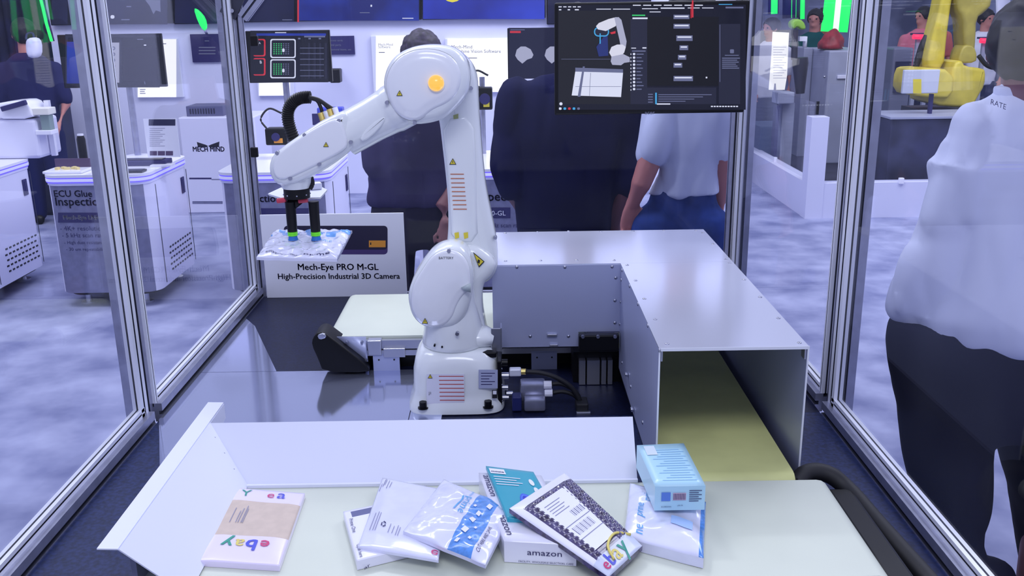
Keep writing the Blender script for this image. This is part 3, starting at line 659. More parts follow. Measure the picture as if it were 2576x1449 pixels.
# held mailer
M_MAIL = mat('mailer_white_film', (228, 230, 252), .16, coat=.7, noise_s=30, noise_a=.03); M_MAILB = mat('mailer_blue_print', (96, 160, 232), .2, coat=.6); M_PRIME = mat('sky_blue_ink', (96, 170, 224), .4)
zs = zcup-.004
hm = thing('held_mailer', 'crinkled silver white padded mailer hanging from the suction cups', 'mailer', P(765, 600, z=zs))
S = Surf(*[P(u, v, z=zs-.006) for u, v in ((645, 647), (848, 652), (886, 579), (690, 581))], h=.008, bump=.008, fs=55, seed=3)
def cf(u, v):
    return 1 if (.68 < v < .93 and (noise.noise(Vector((u*9, v*5, 2))) > .05)) else 0
S.mesh('bag', cf, [M_MAIL, M_MAILB], hm, 60, 30, th=.006)
text('prime', (.25, .45), (.45, .45), M_PRIME, hm, surf=S, ys=1); text('Prime', (.62, .47), (.84, .47), M_PRIME, hm, surf=S)
text('amazon prime', (.1, .06), (.5, .05), M_INK, hm, surf=S, ys=.9); text('prime', (.58, .05), (.9, .05), M_INK, hm, surf=S, ys=.5)
# ------------------------------------------------------------------ parcels on the front belt
def corners(px, z): return [P(u, v, z=z) for u, v in px]      # order: bottom-left, bottom-right, top-right, top-left
M_KRAFT = mat('kraft_paper', (208, 190, 176), .6, noise_s=60, noise_a=.04); M_PINK = mat('pale_lilac_film', (232, 222, 246), .25, coat=.4)
M_ER = mat('logo_red', (206, 60, 120), .4); M_EB = mat('logo_blue', (70, 80, 206), .4); M_EY = mat('logo_yellow', (222, 206, 110), .4); M_EG = mat('logo_green', (40, 150, 130), .4); M_GINK = mat('grey_ink', (140, 140, 168), .6)
z0 = ZB
t1_ = thing('kraft_mailer', 'tan kraft mailer with white ends and coloured upside down lettering, leftmost parcel', 'mailer', P(630, 1330, z=z0))
S = Surf(*corners([(497, 1411), (703, 1424), (767, 1241), (594, 1227)], z0+.0095), h=.003, bump=.0015, fs=18, seed=1)
S.mesh('envelope', lambda u, v: 0 if v < .32 or v > .80 else 1, [M_PINK, M_KRAFT], t1_, 30, 40, th=.009)
for s_, a, b, m in (('e', .68, .79, M_ER), ('b', .50, .63, M_EB), ('a', .355, .47, M_EY), ('y', .19, .33, M_EG)):
    text(s_, (b, .27), (a, .27), m, t1_, surf=S, bold=.02)
for s_, a, b, m in (('Y', .13, .28, M_EG), ('e', .50, .60, M_ER), ('a', .64, .76, M_EB)): text(s_, (a, .87) if s_ != 'Y' else (a, .86), (b, .87), m, t1_, surf=S)
for k, (x, l) in enumerate(((.24, .16), (.27, .2), (.31, .24), (.33, .2), (.16, .2))):
    a, b = S.at(x, .48, .0012), S.at(x, .48+l, .0012); bm = B(); d = Vector((.0012, 0, 0)); quad(bm, [a, a+d, b+d, b]); obj('fine_print', bm, M_GINK, t1_)

t2 = thing('flat_carton', 'thin white box with upside down lettering, lowest under the white mailers', 'box', P(950, 1350, z=z0))
S = Surf(*corners([(897, 1412), (1062, 1372), (1000, 1258), (863, 1287)], z0+.016), h=.001, bump=0)
S.mesh('carton', lambda u, v: 1 if (.12 < u < .8 and v > .84 and v < .96) else 0, [M_WHITEP, mat('dark_slate_print', (88, 92, 140), .4)], t2, 24, 24, th=.015)
a = S.at(.97, .0, 0); b = S.at(.03, 0, 0)
dn = Vector((0, -.0015, 0)); text('amazon', b+Vector((.008, -.001, -.0135)), a+Vector((-.05, -.001, -.0135)), M_INK, t2, up=(0, 0, 1), ys=.45, off=dn)
text('Prime One', (.06, .8), (.06, .52), M_INK, t2, surf=S); text('Open here', (.06, .28), (.06, .04), M_INK, t2, surf=S)
t3 = thing('plain_white_mailer', 'plain white mailer with small recycling mark, left of the blue banded mailer', 'mailer', P(1000, 1300, z=z0+.02))
S = Surf(*corners([(900, 1376), (1103, 1410), (1130, 1234), (962, 1202)], z0+.0205), h=.005, bump=.003, fs=16, seed=5)
S.mesh('bag', lambda u, v: 0, [M_MAIL], t3, 34, 34, th=.004)
bm = B()
for x0, y0_, l in ((.06, .82, .2), (.03, .75, .12), (.08, .85, .1), (.12, .8, .14), (.16, .82, .1), (.08, .2, .24), (.12, .2, .26), (.15, .2, .25), (.32, .2, .12), (.37, .2, .1), (.42, .18, .14), (.45, .18, .12)):
    a, b = S.at(x0, y0_, .0012), S.at(x0+.01, min(.97, y0_+l), .0012); d = Vector((.001, 0, 0)); quad(bm, [a, a+d, b+d, b])
obj('fine_print', bm, M_GINK, t3)
bm = B()
for k in range(3):                                   # recycling arrows
    for j in range(4):
        A0 = math.radians(120*k+18*j+20); A1 = math.radians(120*k+18*(j+1)+20)
        quad(bm, [S.at(.24+.032*math.cos(x)*r, .30+.032*math.sin(x)*r*1.1, .0013) for x, r in ((A0, 1), (A1, 1), (A1, .62 if j < 3 else .8), (A0, .62))])
    e = math.radians(120*k+98)
    quad(bm, [S.at(.24+.032*math.cos(x)*r, .30+.035*math.sin(x)*r, .0013) for x, r in ((e-.15, 1.3), (e+.3, .82), (e-.15, .35), (e-.15, .36))])
obj('recycling_mark', bm, M_INK, t3, recalc=False)
text('e', (.90, .10), (.985, .10), M_ER, t3, surf=S, up=-1); text('b', (.99, .26), (.90, .26), M_EB, t3, surf=S)

M_BAND = mat('sky_blue_band', (92, 156, 238), .22, coat=.6, noise_s=160, noise_a=.12)
t4 = thing('blue_band_mailer', 'white film mailer with a speckled sky blue band, tilted beside teal box', 'mailer', P(1130, 1310, z=z0+.03))
S = Surf(*corners([(1014, 1336), (1221, 1421), (1292, 1282), (1117, 1205)], z0+.031), h=.009, bump=.006, fs=34, seed=9)
S.mesh('bag', lambda u, v: 1 if .55 < u < .84 else 0, [M_MAIL, M_BAND], t4, 60, 50, th=.006)
text('prime', (.44, .82), (.44, .52), M_PRIME, t4, surf=S, up=1); text('prime', (.44, .98), (.44, .86), M_PRIME, t4, surf=S)
text('CUT HERE AND SAVE', (.90, .08), (.90, .5), M_INK, t4, surf=S, ys=1.2)
bm = B()
for x, y_, rr in ((.62, .12, .03), (.64, .30, .04), (.66, .48, .035), (.68, .62, .03), (.76, .78, .035), (.6, .7, .02), (.74, .2, .02), (.73, .4, .018)):
    quad(bm, [S.at(x+rr*cx_, y_+rr*1.2*cy_, .0016) for cx_, cy_ in ((-1, -.6), (.6, -1), (1, .7), (-.5, 1))])
obj('icon_print', bm, M_WPRINT, t4, recalc=False)
bm = B(); pts = [S.at(.38+.02*math.sin(k/8*math.pi), .52+.28*k/8, .0015) for k in range(9)]
for a, b in zip(pts, pts[1:]): quad(bm, [a, a+Vector((.003, 0, 0)), b+Vector((.003, 0, 0)), b])
obj('smile_mark', bm, M_PRIME, t4, recalc=False)
# white amazon carton with teal top
t5 = thing('white_carton', 'white box lettered on its side and front, under the teal printed pack', 'box', P(1330, 1330, z=z0))
S = Surf(*corners([(1268, 1362), (1450, 1372), (1362, 1196), (1204, 1189)], z0+.036), h=.0008, bump=0)
S.mesh('carton', None, [M_WHITEP], t5, 8, 8, th=.035)
text('amazon', S.at(.32, 0, -.020)+Vector((0, -.0012, 0)), S.at(.80, 0, -.020)+Vector((0, -.0012, 0)), M_INK, t5, ys=.8)
text('FACILITY, WHOLESALE SELECTION, CARE', S.at(.2, 0, -.033)+Vector((0, -.0012, 0)), S.at(.96, 0, -.033)+Vector((0, -.0012, 0)), M_INK, t5, ys=1)
text('amazon', (.055, .42), (.07, .08), M_INK, t5, surf=S, ys=.7); text('amazon', (.05, .95), (.05, .62), M_INK, t5, surf=S, ys=.7)
M_TEAL = mat('teal_print', (36, 164, 188), .35, coat=.3)
t6 = thing('teal_pack', 'teal printed pack with blue shape lying on the white lettered box', 'box', P(1300, 1240, z=z0+.037))
S = Surf(*corners([(1276, 1304), (1410, 1310), (1342, 1187), (1222, 1172)], z0+.0435), h=.001, bump=.001, fs=15)
S.mesh('carton', None, [M_TEAL], t6, 20, 20, th=.0065)
bm = B(); quad(bm, [S.at(x, y_, .001) for x, y_ in ((.04, .84), (.36, .84), (.36, .95), (.04, .95))]); obj('name_patch', bm, M_WPRINT, t6, recalc=False)
text('moxie', (.07, .87), (.33, .87), M_INK, t6, surf=S, bold=.02)
bm = B()
for k in range(4): quad(bm, [S.at(x, y_, .001) for x, y_ in ((.07, .77-.05*k), (.62-.1*(k % 2), .77-.05*k), (.62-.1*(k % 2), .785-.05*k), (.07, .785-.05*k))])
for cx_, cy_ in ((.82, .72), (.84, .55)): f = bm.faces.new([bm.verts.new(S.at(cx_+.05*math.cos(a_), cy_+.07*math.sin(a_), .001)) for a_ in [k*math.pi/6 for k in range(12)]])
obj('white_print', bm, M_WPRINT, t6, recalc=False)
bm = B()
for i in range(3):
    f = bm.faces.new([bm.verts.new(S.at(.52+(.2-.05*i)*math.cos(a_)*(1 if math.cos(a_) > 0 else .6), .25+(.22-.055*i)*math.sin(a_)+.03*i, .001+.0003*i)) for a_ in [k*math.pi/8 for k in range(16)]]); f.material_index = i
obj('blue_shape_print', bm, [mat('royal_blue_print', (60, 96, 222), .4), mat('light_blue_print', (80, 130, 235), .4), mat('deep_blue_print', (36, 50, 196), .4)], t6, recalc=False)
# bubble mailer
M_BUB = mat('purple_bubble_film', (92, 84, 132), .18, coat=.8, noise_s=90, rgb2=(44, 30, 62))
t7 = thing('bubble_mailer', 'purple brown bubble mailer with a big white address label', 'mailer', P(1450, 1310, z=z0+.03))
S = Surf(P(1531, 1452, z=z0+.020), P(1616, 1373, z=z0+.020), P(1420, 1189, z=z0+.053), P(1281, 1279, z=z0+.060), h=.008, bump=.0, fs=90, seed=4)
_at = S.at
def at7(u, v, off=0):
    p = _at(u, v, off)
    if .10 < u < .97 and .14 < v < .88 and off == 0 and not (.2 < u < .72 and .14 < v < .84): p.z += .0035*abs(math.sin(u*42))*abs(math.sin(v*60+u*20))
    return p
S.at = at7
# local frame: u from left-bottom edge to right, v from bottom to top-left
def c7(u, v):
    if v < .14: return 2
    if v > .90 or u < .09: return 1
    return 0
S.mesh('bag', c7, [M_BUB, M_WHITEP, mat('pale_film', (206, 212, 232), .25)], t7, 70, 90, th=.008)
def patch(S, q, off, m, nm, par):
    bm = B(); n = 8; q = [Vector((x, y_, 0)) for x, y_ in q]
    g = [[bm.verts.new(S.at(*(q[0].lerp(q[1], i/n).lerp(q[3].lerp(q[2], i/n), j/n)).xy, off)) for i in range(n+1)] for j in range(n+1)]
    for j in range(n):
        for i in range(n): bm.faces.new((g[j][i], g[j][i+1], g[j+1][i+1], g[j+1][i]))
    return obj(nm, bm, m, par, recalc=False)
lab = patch(S, ((.18, .20), (.70, .20), (.76, .84), (.18, .84)), .0016, M_WPRINT, 'address_label', t7)
bm = B()
def ln(S, a, b, w, off=.0022):
    a, b = Vector((a[0], a[1], 0)), Vector((b[0], b[1], 0)); d = (b-a); n_ = Vector((-d.y, d.x, 0)).normalized()*w/2
    quad(bm, [S.at(p.x, p.y, off) for p in (a-n_, b-n_, b+n_, a+n_)])
for v_ in (.50, .34): ln(S, (.18, v_), (.72, v_), .006)
for k in range(14): ln(S, (.26+.028*k, .38), (.26+.028*k, .47), .004+.008*(k % 3 == 0))
for k in range(8): ln(S, (.48+.03*k, .54), (.48+.03*k, .61), .005+.008*(k % 2))
for k in range(5): ln(S, (.26, .77-.03*k), (.55-.05*(k % 2), .77-.03*k), .006)
obj('label_print', bm, M_GINK, lab, recalc=False)
for s_, a, b, m in (('y', .55, .72, M_EG), ('a', .38, .52, M_EY), ('b', .22, .34, M_EB), ('e', .08, .18, M_ER)): text(s_, (a, .03), (b, .03), m, t7, surf=S, bold=.02)
bm = B(); tube(bm, curve([S.at(.30, .05, .002), S.at(.42, .16, .002), S.at(.7, .2, .002), S.at(.95, .12, .002)], 6), .0022, 6); obj('yellow_mark', bm, M_EY, t7)
# right mailer with glove box
t8 = thing('crinkled_mailer', 'white crinkled mailer under the pale blue box, rightmost mailer', 'mailer', P(1660, 1340, z=z0+.02))
S = Surf(*corners([(1568, 1352), (1770, 1405), (1776, 1262), (1585, 1216)], z0+.018), h=.012, bump=.006, fs=26, seed=11)
S.mesh('bag', lambda u, v: 1 if u > .93 else 0, [M_MAIL, M_BAND], t8, 50, 40, th=.017)
text('prime', (.22, .30), (.22, .56), M_PRIME, t8, surf=S); text('ne', (.24, .06), (.24, .18), M_PRIME, t8, surf=S); text('prime', (.3, .62), (.3, .86), M_PRIME, t8, surf=S)
patch(S, ((.58, .28), (.85, .28), (.85, .44), (.58, .44)), .0015, mat('pale_blue_print', (170, 200, 244), .4), 'blue_print', t8)
M_GLV = mat('pale_cyan_carton', (178, 220, 238), .35, coat=.3)
zg = z0+.078
t9 = thing('pale_blue_box', 'pale cyan small carton with barcode resting on the rightmost white mailer', 'box', P(1700, 1200, z=z0+.035))
S = Surf(*corners([(1648, 1224), (1775, 1222), (1720, 1115), (1602, 1120)], zg), h=.0005, bump=0)
S.mesh('carton', None, [M_GLV], t9, 6, 6, th=.042)
bm = B()
for k in range(14): quad(bm, [S.at(x, y_, .0008) for x, y_ in ((.2+.1*(k % 3), .12+.055*k), (.9-.08*(k % 2), .12+.055*k), (.9-.08*(k % 2), .13+.055*k), (.2+.1*(k % 3), .13+.055*k))])
obj('fine_print', bm, mat('soft_blue_ink', (140, 186, 226), .5), t9, recalc=False)
f0, f1 = S.c[0], S.c[1]; ex = (f1-f0); dn = Vector((0, -.0012, 0))
def fr9(x0, x1, z_0, z_1, m, nm='label_print'):
    bm = B(); quad(bm, [f0+ex*x0+Vector((0, -.0012, z_0)), f0+ex*x1+Vector((0, -.0012, z_0)), f0+ex*x1+Vector((0, -.0012, z_1)), f0+ex*x0+Vector((0, -.0012, z_1))]); return obj(nm, bm, m, t9, recalc=False)
fr9(.13, .31, -.025, -.010, mat('glove_blue_print', (92, 132, 214), .4)); pk = fr9(.36, .62, -.024, -.011, mat('barcode_pink', (214, 190, 210), .5), 'barcode')
bm = B()
for k in range(14): x = .37+.0175*k; quad(bm, [f0+ex*x+Vector((0, -.0016, -.023)), f0+ex*(x+.008)+Vector((0, -.0016, -.023)), f0+ex*(x+.008)+Vector((0, -.0016, -.012)), f0+ex*x+Vector((0, -.0016, -.012))])
obj('barcode_bars', bm, M_INK, t9, recalc=False)
bm = B()
for k in range(6): quad(bm, [f0+ex*.68+Vector((0, -.0014, -.008-.0036*k)), f0+ex*(.93-.06*(k % 2))+Vector((0, -.0014, -.008-.0036*k)), f0+ex*(.93-.06*(k % 2))+Vector((0, -.0014, -.0068-.0036*k)), f0+ex*.68+Vector((0, -.0014, -.0068-.0036*k))])
obj('fine_print', bm, M_INK, t9, recalc=False)
text('v30175', f0+ex*.45+Vector((0, -.0014, -.034)), f0+ex*.56+Vector((0, -.0014, -.034)), M_INK, t9)
text('GUARDIAN', f0+ex*.13+Vector((0, -.0014, -.036)), f0+ex*.33+Vector((0, -.0014, -.036)), M_INK, t9)
patch(S, ((.12, .72), (.34, .72), (.34, .95), (.12, .95)), .001, mat('clear_tape', (222, 236, 246), .08, coat=1), 'tape', t9)
# ------------------------------------------------------------------ sign board and monitor
ys = 2.935
sg = thing('camera_sign_board', 'white board with lettering and dark camera picture standing behind rear belt', 'sign', P(850, 745, y=ys))
a, b = P(672, 748, y=ys), P(1024, 738, y=ys); zt_ = P(850, 538, y=ys).z
bm = B(); bx(bm, a.x, b.x, ys, ys+.006, ZD, zt_, .0008); obj('board', bm, M_WPRINT, sg)
M_CAMP = mat('camera_picture_indigo', (28, 22, 58), .5); M_CAMP2 = mat('camera_picture_violet', (70, 52, 112), .5)
def rr(x0, y0, x1, y1, r=8, n=4):
    o = []
    for cx_, cy_, s in ((x1-r, y1-r, 0), (x0+r, y1-r, 90), (x0+r, y0+r, 180), (x1-r, y0+r, 270)):
        for k in range(n+1): t_ = math.radians(s+90*k/n); o.append((cx_+r*math.cos(t_), cy_+r*math.sin(t_)))
    return o
flat('camera_picture', [(rr(716, 570, 975, 640, 9), M_CAMP2), (rr(714, 568, 975, 628, 9), M_CAMP), ((928, 605, 970, 622), mat('orange_sticker', (226, 150, 52), .5)), ((931, 610, 934, 616), M_INKB)], ys, sg)
tpx('Mech-Eye PRO M-GL', 750, 679, 952, 679, ys, M_INK, sg, bold=.014); tpx('High-Precision Industrial 3D Camera', 700, 702, 1006, 701, ys, M_INK, sg, bold=.014)
ym = 2.62
mo = thing('hanging_monitor', 'large black monitor showing robot software, hung at back right post', 'monitor', P(1640, 150, y=ym))
a, b = P(1395, 290, y=ym), P(1888, 0, y=ym)
bm = B(); bx(bm, a.x, b.x, ym, ym+.012, a.z, b.z, .005); bx(bm, a.x+.02, b.x-.02, ym+.01, ym+.03, a.z+.03, b.z-.03, .004); obj('case', bm, M_BLACK, mo)
flat('screen', [((1404, 12, 1876, 276), M_SCR)], ym-.0004, mo)
it = [((1405, 27, 1586, 262), mat('screen_charcoal', (26, 27, 36), .3, emit=.8)), ((1586, 47, 1628, 262), M_SPANEL), ((1628, 42, 1808, 216), mat('screen_black', (8, 8, 16), .3, emit=.8)), ((1808, 60, 1862, 262), M_SPANEL), ((1628, 220, 1802, 262), M_SPANEL)]
W_ = M_SW
it += [((1405+k*12, 16, 1413+k*12, 18.5), W_) for k in range(5)]+[((1500, 22, 1537, 24), W_), ((1542, 22, 1585, 24), W_), ((1406, 23, 1412, 26), W_), ((1428, 23, 1434, 26), W_), ((1446, 23, 1456, 26), W_)]
it += [((1592+k*26, 12, 1612+k*26, 14.5), W_) for k in range(7)]+[((1615, 21, 1655, 23), W_), ((1662, 19, 1722, 22), W_), ((1730, 19, 1760, 21), W_), ((1766, 19, 1795, 21), W_), ((1808, 10, 1842, 12), M_SCYA), ((1825, 17, 1870, 21), M_SG)]
it += [((1590, 37, 1623, 40), M_SGRN), ((1591, 44, 1629, 48), M_SW), ((1634, 29, 1662, 31), M_SW)]
it += [((1588, 120, 1600, 122), M_SW), ((1616, 119, 1626, 122), M_SW), ((1590, 127, 1624, 130), M_SG)]
for k in range(11): it += [((1586, 134.5+k*9, 1588, 138+k*9), M_SW), (rr(1592, 133+k*8.8, 1598, 139+k*8.8, 2.5), M_SW), ((1601, 135+k*8.8, 1619-(k*5) % 9, 137.5+k*8.8), M_SG)]
for (x0, y0, x1, y1) in ((1694, 37, 1734, 48), (1694, 60, 1735, 72), (1701, 89, 1742, 103), (1709, 114, 1731, 126), (1705, 138, 1726, 150), (1694, 158, 1716, 170), (1694, 191, 1743, 204)):
    it += [((x0, y0, x1, y1), M_SG), ((x0+3, y0+2.5, x1-3, y0+6), M_SW)]
it += [((1810, 62, 1811.5, 206), M_SG), ((1775, 193, 1779, 197), M_SW), (rr(1836, 124, 1846, 134, 2), M_SG), ((1823, 138, 1858, 140), M_SG)]
it += [((1816, 145+k*5, 1861-(k*7) % 11, 147.5+k*5), M_SG) for k in range(6)]
it += [((1630, 236+k*6.5, 1642, 238.5+k*6.5), M_SG) for k in range(4)]+[((1648, 233, 1652, 262), M_SCYA)]+[((1656, 237+k*5.5, 1790-k*22, 239+k*5.5), M_SG) for k in range(4)]+[((1652, 260, 1686, 263), M_SW)]
it += [(rr(1406+k*11.5, 270, 1412.5+k*11.5, 276, 2), m) for k, m in enumerate((M_SW, M_SCYA, M_SRED, M_SCYA, M_SG))]+[(rr(1407, 257, 1415, 265, 4), M_SW)]+[((1788+k*7, 266, 1793+k*7, 269), M_SW) for k in range(10)]
it += [((1740, 1, 1744, 44), M_SRED), ((1737, 10, 1739, 46), M_SRED)]
it += [((1412, 148, 1535, 149), M_SG), ([(1447, 170), (1567, 174), (1567, 183), (1447, 181)], M_SG), ([(1447, 180), (1567, 183), (1562, 244), (1438, 240)], M_SW), ([(1466, 167), (1471, 167), (1460, 243), (1453, 243)], M_SG),
       ([(1485, 183), (1486, 183), (1483, 241), (1482, 241)], M_SG), ((1447, 217, 1562, 218), M_SG),
       ([(1500, 118), (1528, 78), (1530, 140), (1506, 142)], mat('screen_deep_blue', (36, 50, 120), .4, emit=.8))]
it += [(rr(1494, 68, 1532, 92, 11), M_SCYA), (rr(1497, 71, 1529, 89, 8), M_SPANEL), ((1508, 84, 1511, 110), M_SCYA), ([(1534, 82), (1548, 78), (1548, 84), (1538, 86)], M_SRED)]
RW = mat('screen_robot_white', (226, 226, 242), .4, emit=.8); RG = mat('screen_robot_grey', (176, 178, 204), .4, emit=.8)
it += [([(1499, 66), (1506, 58), (1530, 48), (1550, 43), (1557, 50), (1548, 66), (1524, 78), (1504, 74)], RW), ([(1545, 44), (1556, 43), (1563, 50), (1576, 104), (1574, 118), (1562, 122), (1558, 100), (1550, 66)], RG),
       ([(1532, 132), (1538, 118), (1552, 112), (1566, 112), (1574, 118), (1570, 132), (1560, 144), (1540, 146)], RW), ([(1538, 142), (1568, 136), (1584, 144), (1584, 156), (1570, 158), (1562, 164), (1540, 163), (1536, 154)], RG)]
flat('screen_graphics', it, ym-.0012, mo)
tpx('acer', 1622, 288.5, 1647, 288, ym, M_SG, mo)
bm = B(); p = P(1888, 140, y=ym+.02); bx(bm, p.x-.3, .62, ym+.03, ym+.05, p.z-.02, p.z+.02, .002); bx(bm, .595, .62, ym+.05, YB-.05, p.z-.015, p.z+.015); bx(bm, .595, XR-PW/2, YB-.05, YB-.02, p.z-.015, p.z+.015); obj('mount_arm', bm, M_BLACK, mo)

# ------------------------------------------------------------------ booth wall displays
def wscreen(name, px, label, m, items=(), cat='screen', y=WY-.06, th=.05, group='dark screens along the wall top', frame=True):
    t = thing(name, label, cat, P((px[0]+px[2])/2, px[3], y=y), group)
    slab('case', px, y, th, M_BLACK if frame else m, t, .006 if frame else .002)
    k = 2 if frame else 0
    flat('display', [((px[0]+k, px[1]+k, px[2]-k, px[3]-k), m)], y, t)
    if items: flat('screen_graphics', items, y-.002, t)
    return t
D = 'panels of the dark screen band along the wall top'
wscreen('wall_screen', (128, -40, 172, 64), 'dark screen at the far left end of the wall top band', M_SCRNAVY)
wscreen('wall_screen', (178, -60, 423, 63), 'dark navy wall screen with pale marks, second panel from the left', M_SCRNAVY, [((318, 15, 330, 18), M_SG), ((305, 48, 326, 51), M_SG), (rr(278, 38, 288, 47, 4), M_SW), ([(365, 0), (403, 0), (404, 30), (392, 26), (386, 36), (376, 14)], M_SG)])
wscreen('wall_screen', (438, -60, 562, 61), 'dark wall screen just left of the corner post, with green glow lamp', M_SCRNAVY)
wscreen('wall_screen', (590, -60, 742, 57), 'dark blue wall screen directly right of the corner post', M_SCRNAVY, [((710, 49, 735, 51), M_SG)])
wscreen('wall_screen', (747, -60, 1056, 54), 'wide wall screen fading from purple to blue above the robot wrist', M_SCRBLUE, [((1012, 45, 1040, 47), M_SW), ((905, 31, 930, 33), M_SG), ((932, 12, 936, 17), M_SW), ((748, 0, 752, 56), M_SRED)])
wscreen('wall_screen', (1062, -60, 1372, 50), 'bright royal blue wall screen above the robot elbow', mat('screen_royal', (48, 66, 196), .3, emit=.9, noise_s=1.5, rgb2=(30, 34, 120)), [([(1116, -4), (1160, -4), (1150, 3), (1138, 6), (1126, 3)], M_YEL)])
wscreen('wall_screen', (1376, -60, 1640, 62), 'dark wall screen hidden behind the hanging monitor', M_SCRNAVY)
def lightbox(px, label, lines=(), words=()):
    t = thing('lightbox_poster', label, 'poster', P((px[0]+px[2])/2, px[3], y=WY-.04), 'backlit posters on the booth wall'); slab('case', px, WY-.04, .04, M_ALUW, t, .002)
    flat('glowing_panel', [((px[0]+1.5, px[1]+1.5, px[2]-1.5, px[3]-1.5), M_LBOX)], WY-.04, t)
    if lines: flat('print', [(l, M_SG) for l in lines], WY-.042, t)
    for s, u0, v, u1 in words: tpx(s, u0, v, u1, v, WY-.043, M_SG, t)
lightbox((345, 97, 445, 246), 'bright backlit poster behind the monitor on the lettered cart', [(398, 130, 406, 132), (408, 109, 418, 111), (352, 224, 366, 226), (352, 229, 364, 231), (352, 234, 366, 236)])
lightbox((650, 120, 731, 242), 'bright backlit panel showing below the monitor with green tray picture', [])
lightbox((944, 88, 1092, 300), 'tall bright backlit poster left of the robot elbow', [(953, 131, 968, 133)], [('Mech-Mind', 952, 115, 988), ('Software', 952, 121, 982), ('MECH', 1022, 100, 1033)])
lightbox((1124, 95, 1283, 233), 'bright backlit poster with software heading right of the robot elbow', [(1142, 145, 1200, 147)], [('Mech-Mind', 1136, 122, 1188), ('Machine Vision Software', 1142, 133, 1260)])
lightbox((1560, 285, 1662, 400), 'bright backlit panel between the two standing men', [(1592, 300+k*8, 1620, 302+k*8) for k in range(9)])
def plaque(px, label, lines):
    t = thing('wall_plaque', label, 'sign', P((px[0]+px[2])/2, px[3], y=WY-.02)); slab('board', px, WY-.02, .02, M_INK, t)
    flat('print', [(l, M_SG) for l in lines], WY-.022, t)
plaque((485, 85, 562, 157), 'navy wall plaque left of the corner post', [(515, 102, 526, 104)]+[(500, 118+k*8, 542, 120.5+k*8) for k in range(3)])
p_ = thing('wall_plaque', 'navy wall plaque right of the green tray monitor', 'sign', P(850, 138, y=WY-.02)); slab('board', (800, 90, 890, 138), WY-.02, .02, M_INK, p_)
for k, s in enumerate(('process cards', 'metal parts', 'structural items, etc')): tpx(s, 826, 104+k*11.5, (862, 858, 884)[k], 104+k*11.5, WY-.023, M_SG, p_)
# monitors on poles
def pole_monitor(px, label, y, ux, vb, items, m=M_SCR):
    t = thing('pole_monitor', label, 'monitor', P(ux, vb, y=y+.05), 'monitors on poles over the demo carts'); slab('case', px, y, .03, M_BLACK, t, .004)
    flat('display', [((px[0]+2, px[1]+2, px[2]-2, px[3]-2), m)], y, t); flat('screen_graphics', items, y-.002, t)
    a = P(ux, vb, y=y+.06); b = P(ux, px[3]-30, y=y+.06); b.x = a.x; bm = B(); cyl(bm, a, b, .02, 16); obj('pole', bm, M_ALU, t, smooth=40)
    bm = B(); cyl(bm, a, a+Vector((0, 0, .015)), .075, 24); obj('foot', bm, M_WHITEP, t, smooth=40); return t
yC = 6.0
it = [((165, 90, 172, 210), M_SPANEL), ((168, 105, 200, 210), M_SCRBLUE), ((268, 107, 304, 208), RG), ((165, 88, 400, 94), M_SPANEL), ((300, 100, 306, 210), M_SPANEL)]
for k in range(6): it.append((rr(274, 117+k*15, 290, 126+k*15, 4), M_SG)); it.append((rr(272, 119+k*15, 287, 124+k*15, 2), RG))
it += [([(346, 120), (348, 120), (366, 212), (364, 212)], M_SG), ((362, 112, 368, 115), M_SW), ((345, 98, 360, 100), M_SG), ((310, 120, 395, 205), mat('screen_pit', (20, 18, 40), .3, emit=.7))]
pole_monitor((162, 84, 404, 222), 'black pole monitor with white comb shape on the lettered cart', yC, 348, 396, it)
GW = M_SW
it = [((645, 84, 820, 90), M_SCRBLUE), ((692, 81, 720, 83), GW), ((765, 90, 818, 94), M_SG)]
for v0, s in ((98, 'A'), (146, 'B')): it += [(rr(637, v0, 668, v0+44, 5), M_SRED), (rr(634, v0+3, 664, v0+41, 4), M_SCR)]
for v0 in (98, 149):
    it += [(rr(680, v0, 744, v0+48, 5), GW), (rr(683, v0+3, 741, v0+45, 4), M_SCR)]
    for r_ in range(6): it += [((688+c_*6, v0+11+r_*5, 691+c_*6, v0+13.5+r_*5), M_SGRN if c_ < 4 else M_SG) for c_ in range(7)]
    it.append((rr(710, v0+24, 716, v0+33, 2.5), GW))
it += [((775+k*14, 108, 781+k*14, 198), M_SPANEL) for k in range(4)]+[((750+k*26, 95, 756+k*26, 99), M_SG) for k in range(3)]+[((755, 120+k*14, 815, 121.5+k*14), M_SG) for k in range(6)]
t = pole_monitor((628, 75, 828, 209), 'black pole monitor showing green dotted trays beside the corner post', yC, 736, 420, it)
tpx('A', 651, 111, 656, 111, yC-.003, GW, t); tpx('B', 654, 160, 659, 160, yC-.003, GW, t)
it = [((1283, 78, 1310, 83), M_SRED), ((1284, 74, 1320, 76), M_SG), ([(1296, 140), (1300, 125), (1310, 117), (1322, 117), (1335, 124), (1342, 138), (1338, 146), (1326, 150), (1314, 160), (1302, 150)], RG),
      ([(1370, 140), (1374, 125), (1384, 117), (1396, 117), (1409, 124), (1416, 138), (1412, 146), (1400, 150), (1388, 160), (1376, 150)], RG)]
pole_monitor((1278, 68, 1478, 199), 'dark pole monitor showing pale disc shapes, left of hanging monitor', yC, 1378, 420, it, mat('screen_slate', (26, 28, 56), .3, emit=.9))

